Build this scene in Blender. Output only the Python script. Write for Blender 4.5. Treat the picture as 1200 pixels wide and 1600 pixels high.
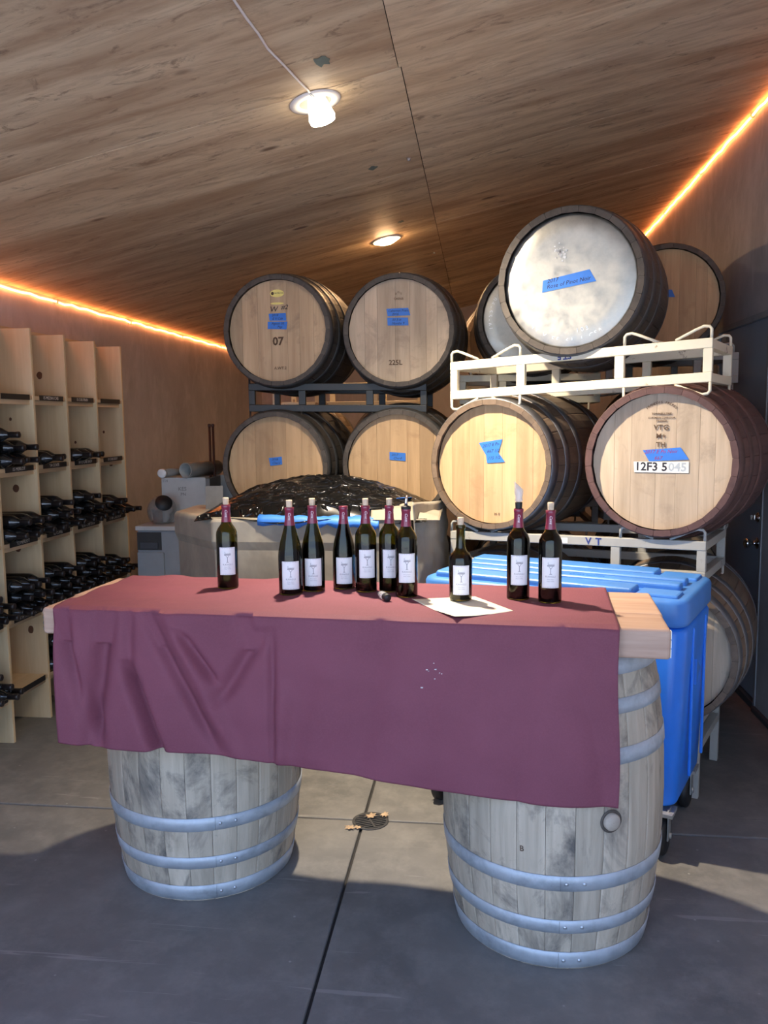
import bpy, bmesh, math, random
from mathutils import Vector, Matrix
random.seed(7)
R = math.radians
for o in list(bpy.data.objects): bpy.data.objects.remove(o)
scn = bpy.context.scene
col = scn.collection

# ------------------------------------------------------------------ camera
PH, PS, RO = R(6.30), R(6.65), 0.010
fw = Vector((-math.sin(PS)*math.cos(PH), math.cos(PS)*math.cos(PH), -math.sin(PH)))
rt0 = Vector((math.cos(PS), math.sin(PS), 0)); up0 = rt0.cross(fw)
rt = rt0*math.cos(RO) - up0*math.sin(RO); up = up0*math.cos(RO) + rt0*math.sin(RO)
cam = bpy.data.cameras.new('camera'); camo = bpy.data.objects.new('camera', cam); col.objects.link(camo)
cam.sensor_fit = 'VERTICAL'; cam.sensor_height = 36.0; cam.lens = 36.0*1290/1600
cam.clip_start = 0.02; cam.clip_end = 200
m3 = Matrix((rt, up, -fw)).transposed()
camo.matrix_world = Matrix.Translation((0, 0, 1.62)) @ m3.to_4x4()
scn.camera = camo

# ------------------------------------------------------------------ world, sun, exposure
w = bpy.data.worlds.new('sky'); scn.world = w; w.use_nodes = True
nt = w.node_tree; nt.nodes.clear()
wo = nt.nodes.new('ShaderNodeOutputWorld'); bg = nt.nodes.new('ShaderNodeBackground')
tc = nt.nodes.new('ShaderNodeTexCoord'); sx = nt.nodes.new('ShaderNodeSeparateXYZ'); cr = nt.nodes.new('ShaderNodeValToRGB')
cr.color_ramp.elements[0].position = 0.0; cr.color_ramp.elements[0].color = (0.62, 0.78, 1.0, 1)
cr.color_ramp.elements[1].position = 0.7; cr.color_ramp.elements[1].color = (0.22, 0.42, 0.95, 1)
nt.links.new(tc.outputs['Generated'], sx.inputs[0]); nt.links.new(sx.outputs['Z'], cr.inputs[0])
nt.links.new(cr.outputs[0], bg.inputs['Color']); nt.links.new(bg.outputs[0], wo.inputs[0])
bg.inputs['Strength'].default_value = 1.6
sl = bpy.data.lights.new('sun', 'SUN'); sl.energy = 7.5; sl.angle = R(0.6); sl.color = (1, 0.96, 0.90)
so = bpy.data.objects.new('sun', sl); col.objects.link(so)
so.rotation_euler = Vector((0.55, 0.62, 1.0)).to_track_quat('Z', 'Y').to_euler()
BULB = 160.0; REC = 120.0; ROPE = 8.0; SPOT = 220.0
scn.view_settings.view_transform = 'Standard'; scn.view_settings.look = 'None'
scn.view_settings.gamma = 1; scn.view_settings.use_curve_mapping = False
scn.view_settings.exposure = 1.15

# ------------------------------------------------------------------ materials
def nodes(name):
    m = bpy.data.materials.new(name); m.use_nodes = True
    t = m.node_tree; b = t.nodes['Principled BSDF']
    return m, t, b
def N(t, kind, **kw):
    n = t.nodes.new(kind)
    for k, v in kw.items():
        if isinstance(k, str) and k in n.inputs: n.inputs[k].default_value = v
        else: setattr(n, k, v)
    return n
def mixc(t, fac, a, b, blend='MIX'):
    n = t.nodes.new('ShaderNodeMix'); n.data_type = 'RGBA'; n.blend_type = blend
    for s, v in ((0, fac), (6, a), (7, b)):
        if hasattr(v, 'is_output') or hasattr(v, 'links'): t.links.new(v, n.inputs[s])
        elif s == 0: n.inputs[0].default_value = v
        else: n.inputs[s].default_value = (*v, 1) if len(v) == 3 else v
    return n.outputs[2]
def ramp(t, src, a, b, lo=0.0, hi=1.0):
    n = t.nodes.new('ShaderNodeMapRange'); n.inputs[1].default_value = a; n.inputs[2].default_value = b
    n.inputs[3].default_value = lo; n.inputs[4].default_value = hi; n.clamp = True
    t.links.new(src, n.inputs[0]); return n.outputs[0]
def coords(t, scale=(1, 1, 1), rnd=True, kind='Object'):
    c = t.nodes.new('ShaderNodeTexCoord'); mp = t.nodes.new('ShaderNodeMapping')
    mp.inputs['Scale'].default_value = scale
    t.links.new(c.outputs[kind], mp.inputs['Vector'])
    if rnd:
        oi = t.nodes.new('ShaderNodeObjectInfo'); mm = t.nodes.new('ShaderNodeMath'); mm.operation = 'MULTIPLY'
        mm.inputs[1].default_value = 37.0; t.links.new(oi.outputs['Random'], mm.inputs[0])
        cb = t.nodes.new('ShaderNodeCombineXYZ')
        for i in range(3): t.links.new(mm.outputs[0], cb.inputs[i])
        t.links.new(cb.outputs[0], mp.inputs['Location'])
    return mp.outputs[0]
def noise(t, vec, scale, detail=5, rough=0.6, dist=0.0):
    n = t.nodes.new('ShaderNodeTexNoise'); n.inputs['Scale'].default_value = scale
    n.inputs['Detail'].default_value = detail; n.inputs['Roughness'].default_value = rough; n.inputs['Distortion'].default_value = dist
    t.links.new(vec, n.inputs['Vector']); return n.outputs[0]
def bump(t, b, src, strength=0.3, dist=0.01):
    n = t.nodes.new('ShaderNodeBump'); n.inputs['Strength'].default_value = strength; n.inputs['Distance'].default_value = dist
    t.links.new(src, n.inputs['Height']); t.links.new(n.outputs[0], b.inputs['Normal'])
def plain(name, c, rough=0.6, metal=0.0, var=0.12, sc=14, bmp=0.0, coat=0.0):
    m, t, b = nodes(name)
    v = coords(t); n = noise(t, v, sc)
    dark = tuple(x*(1-var) for x in c); lite = tuple(min(1, x*(1+var)) for x in c)
    t.links.new(mixc(t, ramp(t, n, .3, .7), dark, lite), b.inputs['Base Color'])
    b.inputs['Roughness'].default_value = rough; b.inputs['Metallic'].default_value = metal
    b.inputs['Coat Weight'].default_value = coat
    if bmp: bump(t, b, n, bmp, 0.004)
    return m
def wood(name, c1, c2, axis=2, rough=0.65, stain=None, stain_amt=0.5, tint=0.2, sc=30, bmp=0.25, st_sc=4, st_lo=.55, st_hi=.7):
    """grain along local axis; per-object tone"""
    m, t, b = nodes(name)
    s = [1, 1, 1]; s[axis] = 0.07
    v = coords(t, tuple(s)); g = noise(t, v, sc, 6, .65, .4)
    s2 = [1, 1, 1]; s2[axis] = 0.25
    v2 = coords(t, tuple(s2)); g2 = noise(t, v2, 9, 3, .5)
    c = mixc(t, ramp(t, g, .3, .7), c1, c2)
    c = mixc(t, ramp(t, g2, .35, .75, 0, .35), c, tuple(x*.6 for x in c1))
    oi = t.nodes.new('ShaderNodeObjectInfo')
    hv = N(t, 'ShaderNodeHueSaturation'); t.links.new(c, hv.inputs['Color'])
    t.links.new(ramp(t, oi.outputs['Random'], 0, 1, 1-tint, 1+tint), hv.inputs['Value'])
    c = hv.outputs[0]
    if stain:
        v3 = coords(t, (1, 1, .7)); s3 = noise(t, v3, st_sc, 6, .7, .6)
        c = mixc(t, ramp(t, s3, st_lo, st_hi, 0, stain_amt), c, stain)
    t.links.new(c, b.inputs['Base Color']); b.inputs['Roughness'].default_value = rough
    bump(t, b, g, bmp, 0.002)
    return m
def emis(name, c, s):
    m, t, b = nodes(name); b.inputs['Base Color'].default_value = (*c, 1)
    b.inputs['Emission Color'].default_value = (*c, 1); b.inputs['Emission Strength'].default_value = s
    return m

def plaster(name, c1, c2, c3):
    m, t, b = nodes(name)
    v = coords(t, (1, 1, .6), False); n1 = noise(t, v, 1.6, 7, .7, .5); n2 = noise(t, v, 7, 6, .7); n3 = noise(t, v, 45, 4)
    c = mixc(t, ramp(t, n1, .35, .65), c1, c2)
    c = mixc(t, ramp(t, n2, .5, .75, 0, .6), c, c3)
    t.links.new(c, b.inputs['Base Color']); b.inputs['Roughness'].default_value = .85
    bump(t, b, n3, .25, .004)
    return m
M = {}
M['plaster'] = plaster('plaster', (.35, .345, .365), (.47, .47, .495), (.58, .58, .60))
def concrete():
    m, t, b = nodes('concrete')
    v = coords(t, (1, 1, 1), False); n1 = noise(t, v, 1.3, 6, .65, .3); n2 = noise(t, v, 8, 7, .75); n3 = noise(t, v, 60, 4)
    c = mixc(t, ramp(t, n1, .35, .65), (.115, .112, .104), (.18, .172, .157))
    c = mixc(t, ramp(t, n2, .44, .66, 0, .7), c, (.23, .218, .195))
    sp = N(t, 'ShaderNodeTexVoronoi'); sp.inputs['Scale'].default_value = 9; t.links.new(v, sp.inputs['Vector'])
    c = mixc(t, ramp(t, sp.outputs['Distance'], .02, .05, .55, 0), c, (.42, .41, .38))
    sc = coords(t, (.25, 5, 1), False); n4 = noise(t, sc, 7, 2, .5, 1.5)
    c = mixc(t, ramp(t, n4, .70, .74, 0, .3), c, (.40, .38, .35))
    t.links.new(c, b.inputs['Base Color'])
    t.links.new(ramp(t, n2, .3, .7, .55, .75), b.inputs['Roughness'])
    bump(t, b, n3, .12, .003)
    return m
M['concrete'] = concrete()
M['joint'] = plain('joint_dirt', (.03, .028, .025), .9)
M['ground'] = plain('driveway', (.44, .44, .44), .9, sc=2)
def ply():
    m, t, b = nodes('plywood')
    v = coords(t, (.22, 1, 1)); g = noise(t, v, 19, 7, .74, 1.2)
    vb = coords(t, (.13, 1, 1)); band = noise(t, vb, 5.0, 4, .6, .6)
    c = mixc(t, ramp(t, band, .38, .60), (.50, .335, .195), (.76, .59, .375))
    c = mixc(t, ramp(t, g, .47, .72, 0, .6), c, (.30, .185, .11))
    vs = coords(t, (.35, 1, 1)); s = noise(t, vs, 13, 6, .75, .8)
    c = mixc(t, ramp(t, s, .57, .66, 0, .6), c, (.17, .095, .055))
    vk = coords(t, (.45, 1, 1)); kn = N(t, 'ShaderNodeTexVoronoi'); kn.inputs['Scale'].default_value = 3.3; t.links.new(vk, kn.inputs['Vector'])
    c = mixc(t, ramp(t, kn.outputs['Distance'], .05, .09, .85, 0), c, (.12, .06, .035))
    oi = t.nodes.new('ShaderNodeObjectInfo'); hv = N(t, 'ShaderNodeHueSaturation'); t.links.new(c, hv.inputs['Color'])
    t.links.new(ramp(t, oi.outputs['Random'], 0, 1, .88, 1.1), hv.inputs['Value'])
    t.links.new(hv.outputs[0], b.inputs['Base Color']); b.inputs['Roughness'].default_value = .6
    bump(t, b, g, .2, .002)
    return m
M['ply'] = ply()
M['rafter'] = plain('rafter_dark', (.05, .035, .025), .9)
M['pine'] = wood('pine', (.68, .50, .28), (.80, .64, .40), 2, tint=.10, sc=16, bmp=.1)
M['pine_y'] = wood('pine_shelf', (.57, .42, .25), (.70, .53, .33), 1, tint=.10, sc=16, bmp=.1)
M['knot'] = plain('pine_knot', (.14, .06, .03), .6)
M['oak'] = wood('oak_head', (.44, .295, .165), (.63, .455, .275), 1, tint=.17, sc=26, stain=(.22, .15, .10), stain_amt=.6, bmp=.12)
M['oak_warm'] = wood('oak_head_warm', (.47, .30, .15), (.64, .43, .235), 1, tint=.15, sc=26, stain=(.34, .20, .10), stain_amt=.5, bmp=.12)
M['oak_pale'] = wood('oak_head_pale', (.45, .345, .235), (.65, .51, .365), 1, tint=.13, sc=26, stain=(.28, .21, .15), stain_amt=.6, bmp=.12)
M['st_dark'] = wood('stave_dark', (.06, .048, .038), (.11, .09, .07), 2, tint=.15, sc=24, stain=(.03, .028, .028), stain_amt=.7)
M['st_brown'] = wood('stave_brown', (.13, .09, .06), (.21, .145, .095), 2, tint=.15, sc=24, stain=(.06, .045, .035), stain_amt=.7)
M['st_red'] = wood('stave_wine_stained', (.085, .04, .035), (.14, .07, .06), 2, tint=.15, sc=24, stain=(.04, .02, .02), stain_amt=.7)
M['st_gray'] = wood('stave_weathered', (.37, .305, .22), (.60, .50, .375), 2, tint=.14, sc=26, stain=(.05, .048, .047), stain_amt=.85, st_sc=5.0, st_lo=.50, st_hi=.68, bmp=.4)
def galv(name, c, rough=.42, dark=.5, metal=.75):
    m, t, b = nodes(name); v = coords(t); n = noise(t, v, 16, 6, .7); n2 = noise(t, v, 5, 5, .7)
    cc = mixc(t, ramp(t, n, .3, .7), tuple(x*.75 for x in c), c); cc = mixc(t, ramp(t, n2, .52, .72, 0, dark), cc, tuple(x*.3 for x in c))
    t.links.new(cc, b.inputs['Base Color']); b.inputs['Metallic'].default_value = metal
    t.links.new(ramp(t, n, .3, .7, rough-.08, rough+.15), b.inputs['Roughness']); return m
M['galv'] = galv('galvanized_hoop', (.54, .58, .61), .5, .6, .45)
M['hoop_dark'] = galv('dark_hoop', (.13, .13, .13), .5, .5, .6)
M['hoop_steel'] = galv('steel_hoop', (.25, .25, .26), .42, .5, .8)
M['rivet'] = galv('rivet', (.6, .63, .66), .3, .2)
M['headsteel'] = galv('stainless_head', (.54, .53, .48), .42, .3, .9)
M['emboss'] = galv('embossed_metal', (.92, .92, .90), .3, 0)
def rackpaint(name, c, rust):
    m, t, b = nodes(name); v = coords(t); n = noise(t, v, 9, 7, .75); n2 = noise(t, v, 30, 3)
    cc = mixc(t, ramp(t, n2, .3, .7, 0, .3), c, tuple(x*.85 for x in c)); cc = mixc(t, ramp(t, n, .60, .66, 0, .8), cc, rust)
    t.links.new(cc, b.inputs['Base Color']); b.inputs['Roughness'].default_value = .45; return m
M['cream'] = rackpaint('cream_rack_paint', (.80, .74, .56), (.22, .12, .05))
M['blackrack'] = rackpaint('black_rack_paint', (.022, .024, .023), (.06, .05, .04))
M['greyrack'] = rackpaint('grey_rack_paint', (.40, .39, .35), (.15, .10, .06))
M['tape'] = plain('blue_painters_tape', (.035, .19, .66), .55, var=.08)
M['ink'] = plain('black_ink', (.02, .02, .03), .7)
M['blueink'] = plain('navy_ink', (.03, .05, .22), .7)
M['brand'] = plain('branded_burn', (.10, .055, .03), .8)
M['redink'] = plain('red_ink', (.30, .03, .12), .7)
M['sticker'] = plain('white_sticker', (.80, .78, .72), .6)
M['stickergrey'] = plain('worn_print', (.42, .46, .48), .6)
M['yellow'] = plain('yellow_sticker', (.85, .74, .22), .5)
def cloth():
    m, t, b = nodes('burgundy_cloth'); v = coords(t, rnd=False)
    n = noise(t, v, 3, 5, .6); wv = noise(t, coords(t, (1, .15, 1), False), 260, 2, .5); wv2 = noise(t, coords(t, (.1, 1, 1), False), 260, 2, .5)
    c = mixc(t, ramp(t, n, .3, .7), (.155, .036, .056), (.195, .049, .074))
    c = mixc(t, ramp(t, wv, .4, .7, 0, .3), c, (.22, .065, .09))
    t.links.new(c, b.inputs['Base Color']); b.inputs['Roughness'].default_value = .75
    b.inputs['Sheen Weight'].default_value = .0; b.inputs['Sheen Roughness'].default_value = .5
    bump(t, b, wv2, .12, .001); return m
M['cloth'] = cloth()
M['speck'] = plain('white_speck', (.8, .75, .75), .7)
M['plank'] = wood('beam_wood', (.40, .24, .165), (.58, .40, .29), 0, tint=.06, sc=22, bmp=.3)
M['endgrain'] = plain('painted_end_grain', (.55, .50, .46), .8, var=.3, sc=40, bmp=.3)
M['blue'] = plain('blue_polyethylene', (.022, .20, .78), .36, var=.10, sc=5, bmp=.05)
M['bluelid'] = plain('dusty_blue_lid', (.06, .22, .62), .42, var=.15, sc=5)
M['red'] = plain('red_label', (.45, .04, .04), .5)
M['rubber'] = plain('black_rubber', (.012, .012, .013), .55)
M['zinc'] = galv('zinc_plate', (.55, .55, .52), .4, .3)
M['chrome'] = galv('polished_nickel', (.85, .84, .80), .12, 0, 1.0)
M['doorpaint'] = plain('slate_door_paint', (.30, .38, .48), .38, var=.05, sc=4)
M['doorframe'] = plain('door_frame_paint', (.30, .32, .35), .5, var=.1)
M['curb'] = plain('dark_curb', (.05, .055, .065), .7)
M['bin'] = None
def greybin():
    m, t, b = nodes('dusty_grey_plastic'); v = coords(t, (1, 1, 1), False); n = noise(t, v, 1.9, 4, .6, .6); n2 = noise(t, v, 14, 6, .7)
    c = mixc(t, ramp(t, n, .38, .62), (.22, .20, .165), (.40, .36, .28)); c = mixc(t, ramp(t, n2, .5, .8, 0, .4), c, (.20, .18, .15))
    t.links.new(c, b.inputs['Base Color']); b.inputs['Roughness'].default_value = .38; bump(t, b, n, .35, .03); return m
M['bin'] = greybin()
def filmm():
    m, t, b = nodes('black_plastic_film'); b.inputs['Base Color'].default_value = (.004, .004, .004, 1); b.inputs['Roughness'].default_value = .17
    v = coords(t, (1, 2.2, 1), False); n = noise(t, v, 7, 2, .5, 1.8); n2 = N(t, 'ShaderNodeMath'); n2.operation = 'SUBTRACT'; n2.inputs[1].default_value = .5; t.links.new(n, n2.inputs[0])
    n3 = N(t, 'ShaderNodeMath'); n3.operation = 'ABSOLUTE'; t.links.new(n2.outputs[0], n3.inputs[0]); b.inputs['Specular IOR Level'].default_value = .4
    bump(t, b, ramp(t, n3.outputs[0], 0, .07, 1, 0), .8, .010); return m
M['blackfilm'] = filmm()
M['greybox'] = plain('grey_cabinet', (.24, .255, .27), .45, var=.06)
M['shadeblack'] = plain('recess_shade', (.03, .03, .03), .7)  # near-black colour stands for the shade inside openings
M['whitebox'] = plain('white_foam_box', (.45, .45, .43), .7, var=.05)
M['greyboxside'] = plain('grey_box_side', (.16, .155, .145), .7)
M['pvc'] = plain('grey_pvc', (.30, .31, .29), .4)
M['whitecap'] = plain('white_cap', (.75, .77, .76), .4)
M['clay'] = plain('terracotta', (.32, .15, .08), .8)
M['pole'] = plain('red_brown_pole', (.05, .02, .015), .45)
M['cardboard'] = plain('tan_cardboard', (.27, .235, .175), .7, sc=6)
M['paper'] = plain('cream_paper', (.86, .80, .64), .7, var=.04)
M['label'] = plain('white_label', (.84, .84, .83), .55, var=.02)
M['labelink'] = plain('grey_label_ink', (.28, .28, .30), .6)
M['capsule'] = plain('burgundy_capsule', (.23, .025, .055), .28, var=.1, coat=.4)
M['capink'] = plain('white_script', (.85, .75, .78), .5)
M['cork'] = plain('cork', (.72, .56, .38), .8, var=.2, sc=60)
M['wine'] = plain('red_wine', (.006, .002, .003), .06)
M['dkglass'] = plain('dark_bottle_glass', (.010, .011, .012), .10, var=.2, coat=.5)
M['dkglass2'] = plain('dark_bottle_neck', (.022, .018, .018), .35, var=.2)
def glass(name, c, rough=.02, ior=1.45):
    m, t, b = nodes(name); b.inputs['Base Color'].default_value = (*c, 1); b.inputs['Transmission Weight'].default_value = 1
    b.inputs['Roughness'].default_value = rough; b.inputs['IOR'].default_value = ior; return m
M['green'] = glass('olive_glass', (.27, .25, .05))
def thin(name, c, op):
    m, t, b = nodes(name); b.inputs['Base Color'].default_value = (*c, 1); b.inputs['Roughness'].default_value = .06; b.inputs['Alpha'].default_value = op
    b.inputs['Coat Weight'].default_value = 1; return m
M['clear'] = thin('clear_glass', (.75, .75, .75), .35)
M['jug'] = thin('jug_glass', (.35, .36, .35), .28)
M['bulbglass'] = emis('bulb_diffuser', (1.0, .83, .64), BULB)
M['bulbside'] = emis('bulb_frosted_side', (1.0, .86, .66), 4.0)
M['recglass'] = emis('recessed_lens', (1.0, .58, .28), REC)
M['rope'] = emis('rope_light', (1.0, .30, .085), ROPE)
M['whitemetal'] = plain('white_trim', (.80, .78, .72), .5, var=.04)
M['cord'] = plain('white_cord', (.82, .78, .72), .5, var=.04)
M['stripblack'] = plain('black_label_strip', (.02, .018, .016), .6)
M['stripink'] = plain('label_strip_print', (.72, .68, .62), .6)
M['iron'] = plain('drain_iron', (.045, .043, .04), .7, var=.3, sc=60)
M['leaf'] = plain('dead_leaf', (.46, .32, .19), .8, var=.3, sc=50)
M['greenspot'] = plain('faded_green_paint', (.16, .19, .15), .9)

# ------------------------------------------------------------------ helpers
def link(o, parent=None):
    col.objects.link(o)
    if parent: o.parent = parent
    return o
def thing(name, label, cat, loc=(0, 0, 0), rot=(0, 0, 0), group=None):
    o = bpy.data.objects.new(name, None); o.empty_display_size = .1; link(o)
    o.location = loc; o.rotation_euler = rot; o['label'] = label; o['category'] = cat
    if group: o['group'] = group
    return o
def tag(o, label, cat, group=None):
    o['label'] = label; o['category'] = cat
    if group: o['group'] = group
    return o
class MB:
    def __init__(s): s.v = []; s.f = []; s.sm = []
    def add(s, vs, fs, smooth=False):
        k = len(s.v); s.v += [tuple(v) for v in vs]; s.f += [tuple(i+k for i in f) for f in fs]; s.sm += [smooth]*len(fs)
        return s
    def box(s, a, b, mat=None):
        x0, y0, z0 = a; x1, y1, z1 = b
        vs = [Vector(p) for p in ((x0,y0,z0),(x1,y0,z0),(x1,y1,z0),(x0,y1,z0),(x0,y0,z1),(x1,y0,z1),(x1,y1,z1),(x0,y1,z1))]
        if mat: vs = [mat @ v for v in vs]
        return s.add(vs, [(0,3,2,1),(4,5,6,7),(0,1,5,4),(1,2,6,5),(2,3,7,6),(3,0,4,7)])
    def lathe(s, prof, n=24, mat=None, cap=True, smooth=True):
        vs = []; fs = []
        for r, z in prof:
            for i in range(n):
                a = 2*math.pi*i/n; vs.append(Vector((r*math.cos(a), r*math.sin(a), z)))
        for j in range(len(prof)-1):
            for i in range(n):
                k = (i+1) % n; fs.append((j*n+i, j*n+k, (j+1)*n+k, (j+1)*n+i))
        if cap:
            fs.append(tuple(range(n-1, -1, -1))); L = (len(prof)-1)*n; fs.append(tuple(range(L, L+n)))
        if mat: vs = [mat @ v for v in vs]
        return s.add(vs, fs, smooth)
    def tube(s, pts, r, n=8, closed=False, smooth=True):
        pts = [Vector(p) for p in pts]; vs = []; fs = []; m = len(pts)
        prev = None
        for i, p in enumerate(pts):
            if closed: d = pts[(i+1) % m]-pts[i-1]
            else: d = pts[min(i+1, m-1)]-pts[max(i-1, 0)]
            d.normalize()
            if prev is None:
                a = Vector((0, 0, 1)) if abs(d.z) < .9 else Vector((1, 0, 0)); u = d.cross(a).normalized()
            else: u = (prev-d*prev.dot(d)).normalized()
            prev = u; v = d.cross(u)
            rr = r[i] if isinstance(r, (list, tuple)) else r
            for k in range(n):
                a = 2*math.pi*k/n; vs.append(p+u*rr*math.cos(a)+v*rr*math.sin(a))
        for i in range(m if closed else m-1):
            j = (i+1) % m
            for k in range(n):
                q = (k+1) % n; fs.append((i*n+k, i*n+q, j*n+q, j*n+k))
        if not closed:
            fs.append(tuple(range(n-1, -1, -1))); fs.append(tuple(range((m-1)*n, m*n)))
        return s.add(vs, fs, smooth)
    def prism(s, poly, z0, z1, mat=None):
        n = len(poly); vs = [Vector((x, y, z0)) for x, y in poly]+[Vector((x, y, z1)) for x, y in poly]
        if mat: vs = [mat @ v for v in vs]
        fs = [tuple(range(n-1, -1, -1)), tuple(range(n, 2*n))]+[(i, (i+1) % n, (i+1) % n+n, i+n) for i in range(n)]
        return s.add(vs, fs)
    def grid(s, nx, ny, fn, smooth=True):
        vs = [fn(i/nx, j/ny) for j in range(ny+1) for i in range(nx+1)]; w_ = nx+1
        return s.add(vs, [(j*w_+i, j*w_+i+1, (j+1)*w_+i+1, (j+1)*w_+i) for j in range(ny) for i in range(nx)], smooth)
    def mesh(s, name, mat):
        me = bpy.data.meshes.new(name); me.from_pydata(s.v, [], s.f)
        me.polygons.foreach_set('use_smooth', s.sm); me.materials.append(mat)
        bm = bmesh.new(); bm.from_mesh(me); bmesh.ops.recalc_face_normals(bm, faces=bm.faces); bm.to_mesh(me); bm.free()
        return me
    def obj(s, name, mat, parent=None, bevel=0, seg=2):
        o = bpy.data.objects.new(name, s.mesh(name, mat)); link(o, parent)
        if bevel:
            b = o.modifiers.new('bevel', 'BEVEL'); b.width = bevel; b.segments = seg; b.limit_method = 'ANGLE'; b.angle_limit = R(35)
        return o
def inst(name, me, parent=None, mw=None):
    o = bpy.data.objects.new(name, me); link(o, parent)
    if mw is not None: o.matrix_local = mw
    return o
def struct(o): o['kind'] = 'structure'; return o

def text_mesh(txt, size, depth=0.0004, shear=0.0, align='CENTER', space=1.0, bold=0.0):
    c = bpy.data.curves.new('t', 'FONT'); c.body = txt; c.size = size; c.extrude = depth; c.shear = shear
    c.align_x = align; c.align_y = 'CENTER'; c.resolution_u = 2; c.space_character = space; c.offset = bold*size
    o = bpy.data.objects.new('t', c); me = bpy.data.meshes.new_from_object(o)
    bpy.data.objects.remove(o); bpy.data.curves.remove(c)
    return me
def text(name, txt, size, mat, parent, mw, **kw):
    me = text_mesh(txt, size, **kw); me.name = name; me.materials.clear(); me.materials.append(mat)
    return inst(name, me, parent, mw)
T = Matrix.Translation
def Rz(a): return Matrix.Rotation(a, 4, 'Z')
def Rx(a): return Matrix.Rotation(a, 4, 'X')
def Ry(a): return Matrix.Rotation(a, 4, 'Y')

# ------------------------------------------------------------------ room shell
XL, XR, YB, YF = -2.65, 1.52, 9.95, 0.50
ca, cb = 2.979, 0.2168
def cz(x): return ca+cb*x
floor = struct(MB().box((XL-.2, YF, -.20), (XR+.2, YB+.1, -.012)).obj('floor', M['joint']))
xs = [XL, -0.4685, XR]; ys = [YF, 0.52, 3.182, 6.3, YB]
for i in range(2):
    for j in range(1, 4):
        MB().box((xs[i]+(.005 if i else 0), ys[j]+.004, -.05), (xs[i+1]-(.005 if i == 0 else 0), ys[j+1]-.004, 0)).obj('slab', M['concrete'], floor, .006)
dw = struct(MB().box((-14, -16, -.2), (14, YF, -.015)).obj('floor_outside', M['ground'])); dw.name = 'driveway_ground'  # driveway ground outside, out of view; daylight bounces off it
dw['label'] = 'pale driveway outside the open side'
def wall(name, x0, x1, y0, y1, ztop=True):
    b = MB(); pts = [(x0, y0), (x1, y0), (x1, y1), (x0, y1)]
    vs = [(x, y, -.1) for x, y in pts]+[(x, y, cz(x)+.25) for x, y in pts]
    b.add(vs, [(0,3,2,1),(4,5,6,7),(0,1,5,4),(1,2,6,5),(2,3,7,6),(3,0,4,7)])
    return struct(b.obj(name, M['plaster']))
wall('wall_left', XL-.15, XL, YF-.15, YB+.15)
wall('wall_back', XL-.15, XR+.15, YB, YB+.15)
# right wall with an opening for the door
b = MB()
def wseg(b, x0, x1, y0, y1, z0, z1=None):
    zt0 = cz(x0)+.25 if z1 is None else z1; zt1 = cz(x1)+.25 if z1 is None else z1
    b.add([(x0,y0,z0),(x1,y0,z0),(x1,y1,z0),(x0,y1,z0),(x0,y0,zt0),(x1,y0,zt1),(x1,y1,zt1),(x0,y1,zt0)], [(0,3,2,1),(4,5,6,7),(0,1,5,4),(1,2,6,5),(2,3,7,6),(3,0,4,7)])
D0, D1 = 4.665, 5.58
wseg(b, XR, XR+.15, YF-.15, D0-.03, -.1); wseg(b, XR, XR+.15, D1+.03, YB+.15, -.1); wseg(b, XR, XR+.15, D0-.03, D1+.03, 2.185)
struct(b.obj('wall_right', M['plaster']))
b = MB()
wseg(b, XL, -2.55, YF-.12, YF, -.1); wseg(b, 1.47, XR, YF-.12, YF, -.1); wseg(b, -2.55, 1.47, YF-.12, YF, 2.44)
struct(b.obj('wall_front', M['plaster']))
# ceiling of plywood panels
ceil = struct(bpy.data.objects.new('ceiling', None)); link(ceil)
b = MB(); b.add([(XL-.2, YF-.2, cz(XL)+.05),(XR+.2, YF-.2, cz(XR)+.05),(XR+.2, YB+.2, cz(XR)+.05),(XL-.2, YB+.2, cz(XL)+.05),
                 (XL-.2, YF-.2, cz(XL)+.15),(XR+.2, YF-.2, cz(XR)+.15),(XR+.2, YB+.2, cz(XR)+.15),(XL-.2, YB+.2, cz(XL)+.15)],
                [(0,3,2,1),(4,5,6,7),(0,1,5,4),(1,2,6,5),(2,3,7,6),(3,0,4,7)])
b.obj('roof_deck', M['rafter'], ceil)
al = math.atan(cb); L1X, L1Y = -.632, 3.272
yj = -.47
row = 0
while yj < YB:
    y0, y1 = max(yj, YF), min(yj+1.22, YB)
    off = -0.302 if y1 < 3.3 else -0.292
    for x0, x1 in ((XL+.0, off), (off, XR)):
        xa, xb = x0+.0015, x1-.0015; ya, yb = y0+.0012, y1-.0012
        dz = random.uniform(-.0015, .0015)
        b = MB(); cx, cy = (xa+xb)/2, (ya+yb)/2
        b.box((-(xb-xa)/2/math.cos(al), -(yb-ya)/2, 0), ((xb-xa)/2/math.cos(al), (yb-ya)/2, .014))
        o = b.obj('plywood_panel', M['ply'], ceil)
        o.location = (cx, cy, cz(cx)+dz); o.rotation_euler = (0, -al, 0)
        if xa < L1X < xb and ya < L1Y < yb: lamp_panel = o
    yj += 1.22
cut = MB().lathe([(.072, -.3), (.072, .3)], 32).obj('cut', M['ply']); cut.location = (L1X, L1Y, cz(L1X)); cut.rotation_euler = (0, -al, 0)
bpy.context.view_layer.update()
md = lamp_panel.modifiers.new('hole', 'BOOLEAN'); md.object = cut; md.operation = 'DIFFERENCE'
bpy.context.view_layer.update()
me = bpy.data.meshes.new_from_object(lamp_panel.evaluated_get(bpy.context.evaluated_depsgraph_get()))
lamp_panel.modifiers.clear(); lamp_panel.data = me
bpy.data.objects.remove(cut)
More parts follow.
